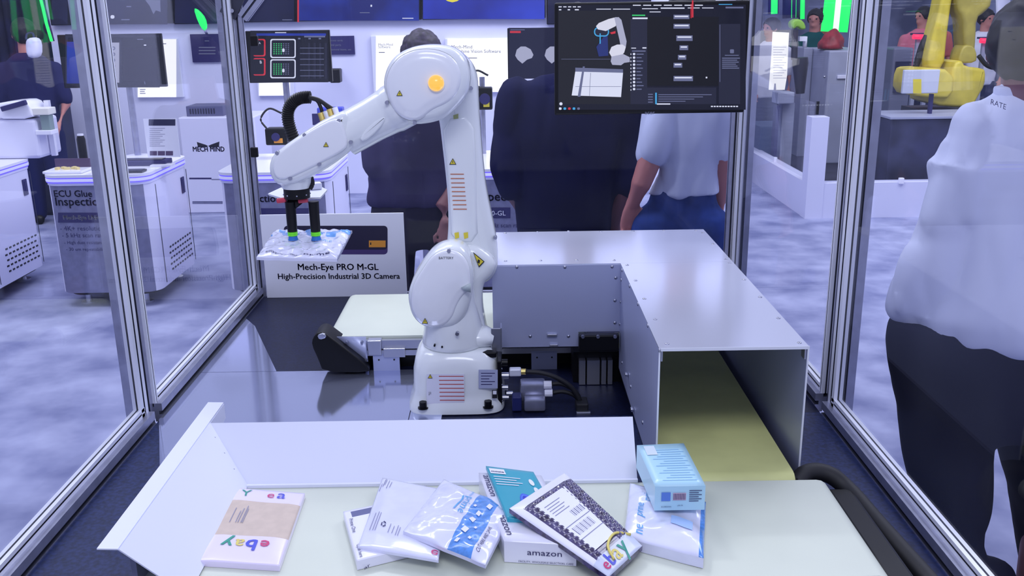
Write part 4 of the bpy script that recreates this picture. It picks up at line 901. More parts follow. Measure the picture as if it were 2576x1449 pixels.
# ------------------------------------------------------------------ demo carts
zc0 = .09; _cy = P(145, 738, z=.09).y; zc1 = P(200, 440, y=_cy).z; print('ZC1', zc1)
def cart(name, x0, x1, y0, y1, label, grey=True, text_=(), vents=True, side=1, cut=True):
    t = thing(name, label, 'cart', ((x0+x1)/2, (y0+y1)/2, 0), 'demo carts in a row')
    r = .09; n = 6; q = []
    for cx_, cy_, s in ((x1-r, y1-r, 0), (x0+r, y1-r, 90), (x0+r, y0+r, 180), (x1-r, y0+r, 270)):
        for k in range(n+1): a_ = math.radians(s+90*k/n); q.append((cx_+r*math.cos(a_), cy_+r*math.sin(a_)))
    def prism(z0_, z1_, e, m, nm, front=None):
        bm = B(); C0 = Vector(((x0+x1)/2, (y0+y1)/2)); k_ = [(C0+(Vector(v)-C0)*Vector((1, 1)).length*0+(Vector(v)-C0)) for v in q]
        k_ = [Vector((v.x+(e if v.x > C0.x else -e), v.y+(e if v.y > C0.y else -e))) for v in k_]
        A_ = [bm.verts.new((v.x, v.y, z0_)) for v in k_]; D_ = [bm.verts.new((v.x, v.y, z1_)) for v in k_]; bm.faces.new(A_[::-1]); bm.faces.new(D_)
        for i in range(len(q)):
            f = bm.faces.new((A_[i], A_[(i+1) % len(q)], D_[(i+1) % len(q)], D_[i])); f.smooth = True
            if front and (k_[i].y+k_[(i+1) % len(q)].y)/2 < y0+.03: f.material_index = 1
        return obj(nm, bm, [m, front] if front else m, t, smooth=40)
    prism(zc0, zc1-.06, 0, M_CAB, 'body', M_CABG if grey else None)
    prism(zc1-.06, zc1-.045, .004, M_CAB, 'lower_lip'); prism(zc1-.045, zc1-.015, .008, M_LED, 'led_strip'); prism(zc1-.038, zc1-.022, .010, M_LEDW, 'led_strip_core'); prism(zc1-.015, zc1, .010, M_WHITEP, 'top')
    prism(.07, zc0-.001, -.03, M_BLACK, 'underframe')
    for x in (x0+.12, x1-.12):
        for y in (y0+.10, y1-.10):
            bm = B(); cyl(bm, (x, y, .012), (x, y, .07), .018, 10); cyl(bm, (x, y, 0), (x, y, .014), .045, 16); obj('levelling_foot', bm, M_STEEL, t, smooth=40)
    if vents:
        bm = B(); 
        for r_ in range(5):
            for c_ in range(9): box(bm, (x1+.001, y1-.10-c_*.045-(r_ % 2)*.012, .16+r_*.034), (.003, .024, .010), Matrix.Rotation(.0, 3, 'X'))
        o = obj('vent_slots', bm, M_BLACK, t); o['kind'] = 'stuff'
        bm = B(); bx(bm, x1, x1+.003, y0+.13, y0+.134, zc0+.02, zc1-.08); bx(bm, x1, x1+.003, y1-.05, y1-.046, zc0+.02, zc1-.08); obj('door_gap', bm, M_ALUD, t)
        bm = B(); bx(bm, x1, x1+.008, y1-.16, y1-.11, .56, .66, .003); bx(bm, x1+.008, x1+.010, y1-.145, y1-.125, .575, .645); obj('door_handle', bm, M_INK, t)
    return t
cY0 = P(145, 738, z=zc0).y; cX0 = P(150, 738, y=cY0).x; cX1 = P(400, 735, z=zc0).x; cY1 = P(497, 655, z=zc0).y
print('CART', cX0, cX1, cY0, cY1)
c2 = cart('demo_cart', cX0, cX1, cY0, cY1, 'grey fronted demo cart lettered ECU Glue Inspection, left of the corner post')
yy = cY0-.001
tpx('ECU Glue', 137, 495, 232, 495, yy, M_INK, c2, bold=.02); tpx('Inspection', 141, 517, 262, 517, yy, M_INK, c2, bold=.02)
flat('model_band', [((146, 535, 262, 560), M_INK)], yy, c2); tpx('Mech-Eye LNX', 160, 552, 252, 552, yy-.002, M_WPRINT, c2, bold=.015)
for k, s in enumerate(('- 4K+ resolution', '- 5 kHz scan rate', '- High dust resistance', '- 30 um repeatability')): tpx(s, 152+k*5, 580+k*17, 262+k*2, 580+k*17, yy, M_INK, c2)
cx1 = P(130, 655, z=zc0).x
c1 = cart('demo_cart', cx1-1.05, cx1, cY0, cY1, 'white demo cart with vent slots cut by the left picture edge')
c3x0 = P(572, 700, y=cY0).x; c3x1 = P(838, 640, y=cY0).x
c3 = cart('demo_cart', c3x0, c3x1, cY0, cY1, 'demo cart behind the corner post and the white sign board')
tpx('Inspection', 598, 508, 706, 508, yy, M_INK, c3, bold=.02); flat('model_band', [((610, 524, 776, 548), M_INK)], yy, c3)
c4x0 = P(1050, 600, y=cY0).x; c4x1 = P(1412, 600, y=cY0).x
c4 = cart('demo_cart', c4x0, c4x1, cY0, cY1, 'demo cart right of the robot arm partly lettered spect', vents=True)
tpx('Glue Inspect', 1120, 505, 1284, 505, yy, M_INK, c4, bold=.02); flat('model_band', [((1150, 522, 1284, 549), M_INK)], yy, c4); tpx('PRO M-0-GL', 1180, 542, 1272, 542, yy-.002, M_WPRINT, c4)
tpx('- 15 kHz scan rate', 1200, 572, 1316, 572, yy, M_INK, c4)
# things on the carts
def px_on(u, v, z=zc1): return P(u, v, z=z)
def boxthing(name, label, cat, u, v, s, m, z=zc1, rot=0, bev=.004, parts=()):
    p = px_on(u, v, z); t = thing(name, label, cat, p); bm = B(); box(bm, p+Vector((0, 0, s[2]/2+.0005)), s, rot, bev); obj('body', bm, m, t); return t, p
t, p = boxthing('flat_sensor', 'black flat sensor plate inset on top of lettered cart', 'sensor', 362, 414, (.30, .12, .03), M_INK); bm = B(); box(bm, p+Vector((0, 0, .033)), (.24, .07, .004)); obj('glass_window', bm, M_SCRNAVY, t)
t, p = boxthing('tablet', 'small dark tablet lying on the lettered cart near its right end', 'tablet', 333, 433, (.14, .08, .012), M_BLACK); bm = B(); box(bm, p+Vector((0, 0, .0135)), (.12, .065, .002)); obj('screen', bm, M_SCRNAVY, t)
t, p = boxthing('sample_tray', 'pale tray with yellow sample parts on the lettered cart', 'tray', 172, 432, (.22, .16, .015), M_WHITEP)
for k in range(5): bm = B(); box(bm, p+Vector((-.05+k*.028, -.02+.02*(k % 2), .022)), (.018, .03, .014), k); obj('sample_part', bm, mat('pale_yellow_part', (232, 214, 150), .5), t)
bm = B(); box(bm, p+Vector((.0, .07, .04)), (.2, .012, .05)); obj('backstop', bm, mat('plum_plastic', (84, 66, 100), .5), t)
p = px_on(214, 424); t = thing('black_bottle', 'tall black cylinder standing on the lettered cart left of the post', 'bottle', p); bm = B(); tube(bm, [p, p+Vector((0, 0, .17)), p+Vector((0, 0, .19))], [.024, .024, .018], 16); obj('body', bm, M_BLACK, t, smooth=40)
bm = B(); cyl(bm, p+Vector((0, 0, .19)), p+Vector((0, 0, .2)), .017, 16); obj('cap', bm, M_WHITEP, t, smooth=40)
p = P(400, 396, y=cY0+.28); t = thing('info_card', 'small white information card in a clear stand on the lettered cart', 'sign', p)
pp = (372, 298, 443, 396); slab('card', pp, p.y, .004, M_WPRINT, t)
flat('print', [((374, 300, 441, 316), M_SCRNAVY)]+[((376, 322+k*5, 415-(k % 3)*6, 323+k*5), M_GINK) for k in range(10)]+[((377+k*20, 380, 395+k*20, 391), mat('plum_plastic', (84, 66, 100))) for k in range(3)], p.y, t)
bm = B(); box(bm, Vector((P(407, 396, y=p.y).x, p.y, zc1+.006)), (.12, .08, .01)); obj('stand_foot', bm, M_WHITEP, t)
# white cabinet with logo
yK = 7.9
wc_ = thing('logo_cabinet', 'white plinth cabinet with angular black logo near booth wall', 'cabinet', P(505, 500, z=0))
a, b = P(447, 296, y=yK), P(640, 296, y=yK); bm = B(); bx(bm, a.x, b.x, yK, yK+.5, 0, a.z, .01); obj('body', bm, M_CAB, wc_)
flat('logo', [([(495, 357), (517, 364), (523, 367), (519, 371), (498, 370)], M_INKB), ([(552, 356), (530, 364), (524, 367), (528, 371), (551, 370)], M_INKB)], yK, wc_); tpx('MECH MIND', 486, 381, 565, 381, yK, M_INK, wc_, bold=.03, ys=1.2)
flat('shadow_gap', [((476, 447, 532, 451), M_INK), ((532, 450, 555, 453), M_GINK)], yK, wc_)
flat('plinth_vent', [((484, 506, 560, 513), M_CABG)], yK, wc_)
p = P(513, 296, y=yK+.1); t = thing('grey_controller_box', 'dark grey rack controller box on the logo cabinet', 'box', p)
a, b = P(470, 295, y=yK+.08), P(560, 268, y=yK+.08); M_CTRL = mat('controller_grey', (96, 98, 132), .5)
zk = P(447, 296, y=yK).z; bm = B(); bx(bm, a.x, b.x, yK+.08, yK+.35, zk, zk+(b.z-a.z), .004); o = obj('case', bm, M_CTRL, t)
bm = B()
for k in range(10): x = a.x+.03+k*.022; bx(bm, x, x+.010, yK+.077, yK+.081, zk+.02, zk+(b.z-a.z)-.02)
obj('grille', bm, M_ALUD, t)
# industrial cameras on poles
def cam_on_pole(label, u, v, ub, vb, y, w, h, accent):
    p = P(u, v, y=y); t = thing('vision_camera', label, 'camera', P(ub, vb, y=y)); bm = B(); box(bm, p, (w, .1, h), None, .008); o = obj('body', bm, M_BLACK, t)
    bm = B(); cyl(bm, p+Vector((-.0, -.05, 0)), p+Vector((0, -.062, 0)), h*.25, 16); obj('lens', bm, M_INK, o)
    bm = B(); box(bm, p+Vector((w*.1, -.052, -h*.22)), (w*.4, .006, h*.28)); obj('sticker', bm, accent, o)
    a = P(ub, vb, y=y+.07); bm = B(); cyl(bm, Vector((a.x, a.y, zc1)), Vector((a.x, a.y, p.z+.12)), .016, 12); box(bm, Vector((p.x, y+.06, p.z)), (abs(a.x-p.x)+.04, .03, .03)); obj('pole', bm, M_ALU, t, smooth=40)
    bm = B(); pts = curve([p+Vector((-.06*(w > .1), .0, h*.4)), p+Vector((-.10, .02, .10)), p+Vector((-.05, .04, .16)), p+Vector((.02, .06, .13))], 6); tube(bm, pts, .006, 8); obj('cable', bm, M_RUB, t)
    return t
cam_on_pole('black vision camera on a pole left of the robot wrist', 699, 342, 735, 420, 5.75, .13, .10, mat('orange_sticker', (226, 150, 52)))
cam_on_pole('black vision camera on a pole right of the upper arm', 1220, 247, 1218, 440, 5.75, .09, .13, M_YEL)
p = P(813, 290, y=6.05); t = thing('vision_camera', 'small blue fronted camera unit behind the hose fittings', 'camera', p); bm = B(); box(bm, p+Vector((.05, 0, .0)), (.16, .08, .1), None, .006); obj('body', bm, mat('camera_blue', (70, 80, 200), .4), t)
bm = B(); cyl(bm, Vector((p.x+.05, p.y+.03, zc1)), Vector((p.x+.05, p.y+.03, p.z-.05)), .015, 12); obj('pole', bm, M_ALU, t); bm = B(); box(bm, p+Vector((-.02, -.045, -.02)), (.08, .02, .07)); obj('lens_block', bm, M_INK, t)
p = P(845, 190, y=8.5); t = thing('wall_camera', 'small black device on a wall bracket under the right plaque', 'camera', p); bm = B(); box(bm, p, (.09, .12, .12), None, .01); obj('body', bm, M_BLACK, t); bm = B(); box(bm, p+Vector((0, .11, .03)), (.04, .22, .03)); obj('bracket', bm, M_ALU, t)
# white machine far left
p = P(50, 400, z=zc1); t = thing('white_desktop_machine', 'white desktop machine with pale arm on the left edge cart', 'machine', p)
yy_ = p.y
bm = B(); a, b = P(-20, 400, y=yy_), P(88, 300, y=yy_); bx(bm, a.x, b.x, yy_, yy_+.3, zc1, b.z, .02); obj('body', bm, M_CAB, t)
bm = B(); puck(bm, outline([(-20, 300), (-20, 262), (30, 254), (65, 254), (80, 275), (84, 300)], yy_-.01, 1), rnd(.2, .02)); obj('hood', bm, M_WHITEP, t, smooth=True)
bm = B(); box(bm, P(35, 266, y=yy_-.03), (.16, .03, .03), Matrix.Rotation(-.25, 3, 'Y'), .005); obj('latch', bm, M_INK, t)
bm = B(); a, b = P(76, 290, y=yy_), P(121, 272, y=yy_); bx(bm, a.x, b.x, yy_, yy_+.1, a.z, b.z, .005); obj('arm', bm, mat('ivory_plastic', (232, 230, 222), .4), t)
bm = B(); a, b = P(102, 335, y=yy_), P(118, 290, y=yy_); bx(bm, a.x, b.x, yy_+.02, yy_+.08, a.z, b.z, .004); obj('tool', bm, mat('sage_metal', (130, 150, 150), .4), t)
bm = B(); a, b = P(90, 340, y=yy_), P(128, 328, y=yy_); bx(bm, a.x, b.x, yy_, yy_+.1, a.z, b.z, .004); bx(bm, a.x+.02, a.x+.05, yy_+.12, yy_+.15, zc1, a.z+.2); obj('tool_rest', bm, M_WHITEP, t)
# green glow lamps on the left
M_GLOW = mat('green_neon', (40, 240, 110), .4, emit=1.5)
def neon(label, pts, r, y, m=M_GLOW, name='neon_tube', cat='lamp'):
    t = thing(name, label, cat, P(*pts[-1], y=y)); P_ = [P(u, v, y=y) for u, v in pts]; bm = B(); tube(bm, P_, r, 10); obj('tube', bm, m, t)
    bm = B(); tube(bm, [P_[0]+Vector((0, .02, -.0)), P_[-1]+Vector((0, .02, 0))], r*1.3, 8); obj('holder', bm, M_INK, t)
neon('long green neon line slanting down past the drape', [(98, -20), (108, 20), (117, 60), (130, 104)], .012, 8.0)
t = thing('green_lamp', 'leaf shaped green glowing lamp left of the corner post', 'lamp', P(505, 60, y=8.4)); bm = B(); puck(bm, outline([(486, 20), (498, 26), (514, 45), (519, 70), (511, 78), (497, 55)], 8.4, 1), rnd(.05, .008)); obj('glowing_shade', bm, M_GLOW, t)
bm = B(); cyl(bm, P(515, 76, y=8.43), P(520, 84, y=8.66), .012, 8); obj('bracket', bm, M_ALU, t)
# ------------------------------------------------------------------ right side platform
gx, gy = 2.354, 7.334
pf = thing('display_platform', 'white bordered black exhibition platform on the right', 'platform', (gx, gy, 0))
zt_ = P(2040, 462, y=gy).z; zp_ = P(2050, 295, y=gy).z
bm = B(); bx(bm, gx, gx+3.6, gy, gy+.12, 0, zt_); obj('border_wall', bm, M_WALL, pf)
bm = B(); bx(bm, gx, gx+.12, gy+.12, gy+3.6, 0, zt_); obj('border_wall', bm, M_WALL, pf)
bm = B(); bx(bm, gx-.005, gx+.13, gy-.005, gy+.13, 0, zp_); obj('corner_post', bm, M_WALL, pf)
bm = B(); bx(bm, gx+.12, gx+3.6, gy+.12, gy+3.6, .0, .07); obj('platform_floor', bm, mat('charcoal_floor', (58, 56, 74), .6, noise_s=3, noise_a=.3), pf)
bm = B(); bx(bm, gx+.13, gx+3.5, gy+.05, gy+.056, zt_, zp_+.25); obj('fence_pane', bm, GLASS, pf)
bm = B(); bx(bm, gx+.05, gx+.056, gy+.13, gy+3.4, zt_, zp_+.1); obj('fence_pane', bm, GLASS, pf)
for u, v in ((2267, 455),): bm = B(); box(bm, P(u, v, y=gy), (.04, .03, .05), None, .006); obj('pane_clip', bm, M_WHITEP, pf)
bm = B(); p = P(1950, 402, x=gx+.05); box(bm, p, (.03, .04, .05), None, .006); obj('pane_clip', bm, M_WHITEP, pf)
p = P(2062, 280, y=gy); bm = B(); box(bm, p+Vector((0, .06, .02)), (.02, .02, .10)); obj('post_fitting', bm, M_BLACK, pf)
# grey cabinet
yk = 9.6
ck = thing('grey_machine_cabinet', 'tall pale grey machine cabinet under the red draped thing', 'cabinet', P(2100, 400, y=yk))
M_GC = mat('machine_grey', (168, 172, 196), .5, noise_s=5, noise_a=.06)
a, b = P(2062, 440, y=yk), P(2200, 126, y=yk); bm = B(); bx(bm, a.x, b.x, yk, yk+.9, .07, b.z, .015); obj('body', bm, M_GC, ck)
a2 = P(2012, 440, y=yk+.9); bm = B(); bx(bm, P(2010, 300, y=yk+.5).x, a.x-.003, yk+.5, yk+.9, .07, P(2030, 120, y=yk+.5).z, .01); obj('side_wing', bm, M_GC, ck)
bm = B(); q0, q1 = P(2105, 198, y=yk), P(2152, 188, y=yk); bx(bm, q0.x, q1.x, yk-.02, yk, q0.z, q1.z, .004); obj('handle', bm, M_CAB, ck)
bm = B(); ball(bm, P(2074, 193, y=yk), .014, 2); obj('lock', bm, M_STEEL, ck)
rd = thing('red_cover', 'dark red lumpy draped cover sitting on the grey cabinet', 'cover', P(2095, 126, y=yk+.2))
zk2 = P(2062, 126, y=yk).z
bm = B(); ball(bm, (P(2095, 100, y=yk+.2).x, yk+.25, zk2+.02), 1, 4, (.125, .12, .165))
for v in bm.verts:
    if v.co.z < zk2+.001: v.co.z = zk2+.001
    else: v.co += Vector((v.co.x-P(2095, 100, y=yk+.2).x, v.co.y-yk-.25, v.co.z-zk2)).normalized()*.03*noise.noise(v.co*11)
obj('cloth', bm, mat('dark_red_fabric', (168, 52, 62), .5, noise_s=12, noise_a=.3), rd, smooth='all')
# white sheet banner, assembly robot
t = thing('paper_sheet', 'long bright printed white sheet hanging at the right of the back post', 'sheet', P(1955, 225, y=8.4))
bm = B()
pl_ = [(1944, 80), (1985, 82), (1983, 120), (1980, 190), (1974, 226), (1953, 226), (1952, 210), (1948, 210), (1946, 226), (1934, 226), (1940, 150)]
puck(bm, [P(u, v, y=8.4) for u, v in pl_], [(0, 0), (.006, 0)]); obj('sheet', bm, M_LBOX, t)  # paper sheet glows, its brightness put in as emission
flat('print', [((1945, 118+k*6.5, 1978-(k % 3)*5, 119+k*6.5), M_GINK) for k in range(13)], 8.4, t)
t = thing('assembly_fixture', 'dark gripper fixture with pale green machine parts inside the fenced area', 'machine', P(2015, 400, y=8.9))
yq = 8.9
M_GRM = mat('lime_machine_paint', (140, 190, 70), .4); M_DGR = mat('graphite', (52, 52, 66), .4)
bm = B(); puck(bm, outline([(1990, 56), (2004, 46), (2022, 52), (2030, 72), (2018, 76), (2006, 66), (2000, 74), (1992, 70)], yq, 1), rnd(.12, .02)); obj('lime_arm', bm, M_GRM, t, smooth=True)
bm = B(); a, b = P(1992, 232, y=yq), P(2034, 145, y=yq); tube(bm, [P(2013, 235, y=yq+.1), P(2013, 190, y=yq+.1), P(2013, 160, y=yq+.1), P(2013, 145, y=yq+.1)], [.04, .06, .075, .07], 14); tube(bm, [P(1998, 150, y=yq), P(2000, 75, y=yq)], .03, 10); obj('gripper', bm, M_DGR, t, smooth=40)
bm = B(); cyl(bm, P(2024, 120, y=yq+.1), P(2026, 92, y=yq+.1), .02, 10); bx(bm, P(2016, 96, y=yq).x, P(2034, 96, y=yq).x, yq+.05, yq+.12, P(2020, 104, y=yq).z, P(2020, 92, y=yq).z); obj('white_valve', bm, M_WHITEP, t)
bm = B(); a, b = P(1955, 262, y=yq), P(2000, 232, y=yq); bx(bm, a.x, b.x, yq, yq+.2, a.z, b.z, .01); bx(bm, P(1975, 300, y=yq).x, P(2005, 300, y=yq).x, yq+.1, yq+.25, .07, a.z-.001); obj('pedestal', bm, M_GC, t)
bm = B(); a, b = P(1950, 320, y=yq), P(1962, 265, y=yq); bx(bm, a.x, b.x, yq, yq+.1, .07, b.z-.001); obj('leg', bm, M_INK, t)
bm = B(); a, b = P(1912, 345, y=yq+.3), P(1988, 318, y=yq+.3); bx(bm, a.x, b.x, yq+.3, yq+.8, .07, b.z, .01); obj('blue_box', bm, mat('dark_teal_box', (44, 74, 110), .5), t)
# neon
for u, v0, v1, r_ in ((1947, -30, 35, .05), (1993, -30, 45, .085), (2019, -30, 48, .03), (2166, -30, 115, .04)):
    neon({1947: 'short green neon tube above the face right of the back post', 1993: 'broad green neon tube over the lime machine arm', 2019: 'thin green neon tube between the lime arm and the dark green shirt', 2166: 'thin green neon line right of the red cover'}[u], [(u, v0), (u-1, v1)], r_, 12)
M_NEW = mat('neon_white_core', (225, 255, 225), .4, emit=1.6)
t = thing('neon_tube', 'wide green neon column with white core above the red cover', 'lamp', P(2100, 80, y=12))
bm = B(); tube(bm, [P(2112, -30, y=12), P(2098, 80, y=12)], .16, 14); obj('glow_tube', bm, M_GLOW, t); bm = B(); tube(bm, [P(2113, -30, y=11.8), P(2102, 78, y=11.8)], .035, 10); obj('core', bm, M_NEW, t)
M_RNE = mat('red_neon', (255, 50, 96), .4, emit=1.5)
for u0, u1, v, s in ((2297, 2328, 92, 'red light bar left of the yellow robot column'), (2333, 2352, 91, 'short red light bar touching the yellow robot column'), (2466, 2492, 102, 'red light bar right of the hanging yellow arm')):
    t = thing('light_bar', s, 'lamp', P((u0+u1)/2, v, y=10.5)); bm = B(); tube(bm, [P(u0, v, y=10.5), P(u1, v+1, y=10.5)], .028, 10); obj('tube', bm, M_RNE, t); bm = B(); a, b = P(u0-2, v-4, y=10.54), P(u1+2, v-9, y=10.54); bx(bm, a.x, b.x, 10.52, 10.6, a.z, b.z); obj('housing', bm, M_INK, t)
    bm = B(); x = (a.x+b.x)/2; bx(bm, x-.02, x+.02, 10.54, 10.58, 0, a.z); obj('stand', bm, M_GC, t)
# yellow robot
yy = 8.3
yr = thing('yellow_robot', 'big yellow industrial robot with box base beside the man in white', 'robot', P(2400, 300, y=yy))
def pk(nm, px, y, th, bev, m, it=1): bm = B(); puck(bm, outline(px, y, it), rnd(th, bev)); return obj(nm, bm, m, yr, smooth=True)
pk('base', [(2400, 160), (2420, 150), (2430, 168), (2475, 172), (2482, 180), (2480, 215), (2462, 245), (2450, 268), (2420, 272), (2346, 265), (2345, 240), (2390, 230)], yy, .5, .03, M_YROB)
pk('base_block', [(2293, 240), (2300, 180), (2320, 172), (2400, 175), (2400, 248), (2340, 247)], yy-.05, .45, .03, M_YROB)
pk('column', [(2334, 160), (2340, 120), (2370, 0), (2375, -60), (2410, -60), (2396, 0), (2384, 90), (2376, 175), (2340, 175)], yy+.15, .22, .03, M_YROB)
pk('hanging_arm', [(2408, -40), (2495, -40), (2500, 10), (2480, 32), (2460, 45), (2458, 100), (2455, 130), (2428, 132), (2426, 70), (2424, 45), (2410, 20)], yy+.1, .25, .04, mat('robot_ochre', (190, 174, 78), .45, noise_s=8, noise_a=.15))
pk('wrist', [(2418, 128), (2428, 112), (2452, 116), (2460, 140), (2456, 158), (2415, 160), (2412, 148)], yy+.08, .2, .02, mat('robot_ochre', (190, 174, 78)))
bm = B(); p0, p1 = P(2345, 560, y=yy+.4), 0; a, b = P(2310, 300, y=yy+.2), P(2465, 268, y=yy+.2); bx(bm, a.x, b.x, yy-.02, yy+.6, .07, b.z-.02); obj('plinth', bm, mat('black_plinth', (26, 26, 44), .5), yr)
bm = B(); tube(bm, curve([P(2462, 140, y=yy+.1), P(2480, 162, y=yy+.1), P(2500, 170, y=yy+.1), P(2515, 164, y=yy+.1)], 6), .02, 8); tube(bm, curve([P(2332, 90, y=yy+.3), P(2318, 120, y=yy+.3), P(2302, 175, y=yy+.3)], 6), .03, 8); obj('cable', bm, M_RUB, yr)
t = thing('pale_reflection', 'pale grey reflection built as a flat panel on a dark stand before the yellow robot', 'display', P(2340, 290, y=7.9)); slab('case', (2270, 175, 2366, 236), 7.85, .04, mat('pale_reflection_grey', (196, 200, 214), .4), t, .006)  # translucent reflection built as a solid pale panel
flat('sticker', [((2297, 199, 2318, 235), M_YEL)], 7.85, t); bm = B(); a, b = P(2334, 290, y=7.92), P(2347, 236, y=7.92); bx(bm, a.x, b.x, 7.9, 7.94, .07, b.z); obj('stand', bm, M_INK, t)
t = thing('dark_workstation', 'dark low workstation with pale blue edge inside the right platform', 'table', P(2300, 400, y=7.7))
a, b = P(2226, 440, y=7.75), P(2520, 295, y=7.75); bm = B(); bx(bm, a.x, b.x, 7.72, 8.2, .07, b.z, .01); obj('body', bm, mat('slate_panel', (66, 68, 100), .4, noise_s=5, noise_a=.4), t)
bm = B(); bx(bm, a.x-.02, b.x, 7.70, 8.22, b.z, b.z+.02, .003); obj('top', bm, M_GC, t)
a = P(2225, 450, y=9.9)
bm = B(); a, b = P(2235, 270, y=11), P(2300, 120, y=11); bx(bm, a.x, b.x, 11, 11.5, 0, b.z, .02); t = thing('grey_kiosk', 'grey kiosk far behind the right front post', 'kiosk', (a.x, 11, 0)); obj('body', bm, mat('kiosk_grey', (120, 124, 150), .5), t)
bm = B(); bx(bm, a.x+.03, b.x-.03, 10.97, 11, b.z-.5, b.z-.15); obj('screen', bm, M_SCRNAVY, t)
t = thing('white_banner', 'pale hanging banner with red stroke above the dark haired man', 'banner', P(2505, 60, y=11)); bm = B(); puck(bm, [P(u, v, y=11) for u, v in ((2506, -30), (2548, -30), (2530, 60), (2512, 150), (2502, 150), (2508, 60))], [(0, 0), (.02, 0)]); obj('cloth', bm, M_CAB, t)
flat('red_stroke', [([(2514, 26), (2534, 14), (2534, 21), (2514, 30)], M_SRED)], 11, t)

# ------------------------------------------------------------------ people
def ring_rows(bm, rows, y, k=.55, kmin=.0, seg=20):
    """rows: (v, uL, uR[, dy]) silhouette rows on plane y, made into elliptical rings"""
    rings = []
    for r in rows:
        v, u0, u1 = r[:3]; dy = r[3] if len(r) > 3 else 0
        a, b = P(u0, v, y=y+dy), P(u1, v, y=y+dy); c = (a+b)/2; rx = (b.x-a.x)/2; ry = max(rx*k, kmin)
        rings.append([bm.verts.new((c.x+rx*math.cos(2*math.pi*i/seg), y+dy+ry*math.sin(2*math.pi*i/seg), c.z)) for i in range(seg)])
    for p, q in zip(rings, rings[1:]):
        for i in range(seg): bm.faces.new((p[i], p[(i+1) % seg], q[(i+1) % seg], q[i]))
    bm.faces.new(rings[0]); bm.faces.new(rings[-1][::-1])
def limb(bm, pts, rad, seg=12):
    tube(bm, pts, rad, seg)
    for p, r in ((pts[0], rad[0]), (pts[-1], rad[-1])):
        r = max(r) if isinstance(r, tuple) else r; ball(bm, p, r*.98, 2)
def blob(name, bm, m, parent, vox=.012, sm=6, fold=0, fs=9, label=None):
    bmesh.ops.recalc_face_normals(bm, faces=bm.faces)
    me = bpy.data.meshes.new(name); bm.to_mesh(me); bm.free(); o = bpy.data.objects.new(name, me); COL.objects.link(o)
    r = o.modifiers.new('r', 'REMESH'); r.mode = 'VOXEL'; r.voxel_size = vox
    s = o.modifiers.new('s', 'SMOOTH'); s.iterations = sm; s.factor = .6
    bpy.context.view_layer.update(); m2 = bpy.data.meshes.new_from_object(o.evaluated_get(bpy.context.evaluated_depsgraph_get()))
    o.modifiers.clear(); o.data = m2; bpy.data.meshes.remove(me); m2.name = name
    if fold:
        ns = [v.normal.copy() for v in m2.vertices]
        for v, n in zip(m2.vertices, ns):
            q = Vector((v.co.x*fs, v.co.y*fs, v.co.z*fs*.45)); f = abs(noise.noise(q+Vector((noise.noise(q*.7)*1.5, 0, 0))))
            q2 = Vector((v.co.x*fs*2.6+3, v.co.y*fs*2.6, v.co.z*fs*.9+v.co.x*4)); v.co += n*fold*(f*2-.6+.5*abs(noise.noise(q2)))
    for p in m2.polygons: p.use_smooth = True
    m2.materials.clear(); m2.materials.append(m)
    return attach(o, parent, label)
def head(bm, c, h, face):
    """head of height h centred c; face = horizontal direction"""
    f = Vector((face[0], face[1], 0)).normalized(); s = Vector((-f.y, f.x, 0)); w = h*.34
    M = Matrix((s, f, Vector((0, 0, 1)))).transposed()
    def b_(p, r, sc): 
        g = bmesh.ops.create_icosphere(bm, subdivisions=3, radius=r)
        for v in g['verts']: v.co = c+M @ Vector((v.co.x*sc[0]+p[0], v.co.y*sc[1]+p[1], v.co.z*sc[2]+p[2]))
    b_((0, -.02*h, .10*h), h*.39, (.86, 1.05, 1)); b_((0, .08*h, -.18*h), h*.28, (.84, .95, 1.15))
    b_((0, .42*h, -.03*h), h*.05, (.9, 1.3, 2.0)); b_((0, .36*h, -.25*h), h*.05, (1.8, .6, .5)); b_((0, .35*h, -.31*h), h*.05, (1.6, .6, .5))
    for k in (-1, 1): b_((k*.35*h, -.02*h, -.02*h), h*.07, (.45, .9, 1.6)); b_((k*.15*h, .34*h, .12*h), h*.06, (1.6, .6, .45))
    return M
def hair_on(bm, c, h, face, low=-.12):
    f = Vector((face[0], face[1], 0)).normalized(); s = Vector((-f.y, f.x, 0)); M = Matrix((s, f, Vector((0, 0, 1)))).transposed()
    g = bmesh.ops.create_icosphere(bm, subdivisions=4, radius=h*.43)
    for v in g['verts']:
        q = Vector((v.co.x*.88, v.co.y*1.03-.045*h, v.co.z*1.0+.12*h)); lo = low*h if q.y < .1*h else low*h+(q.y-.1*h)*1.4
        q.z = max(q.z, lo) if q.y > -.1*h else max(q.z, low*h-.18*h)
        v.co = c+M @ q
    for v in g['verts']: v.co += (v.co-c).normalized()*.010*noise.noise(v.co*40)
def eyes(par, c, h, face):
    f = Vector((face[0], face[1], 0)).normalized(); s = Vector((-f.y, f.x, 0)); bm = B()
    for k in (-1, 1): ball(bm, c+s*k*.15*h+f*.325*h+Vector((0, 0, .05*h)), .042*h, 2)
    obj('eyes', bm, M_INKB, par)
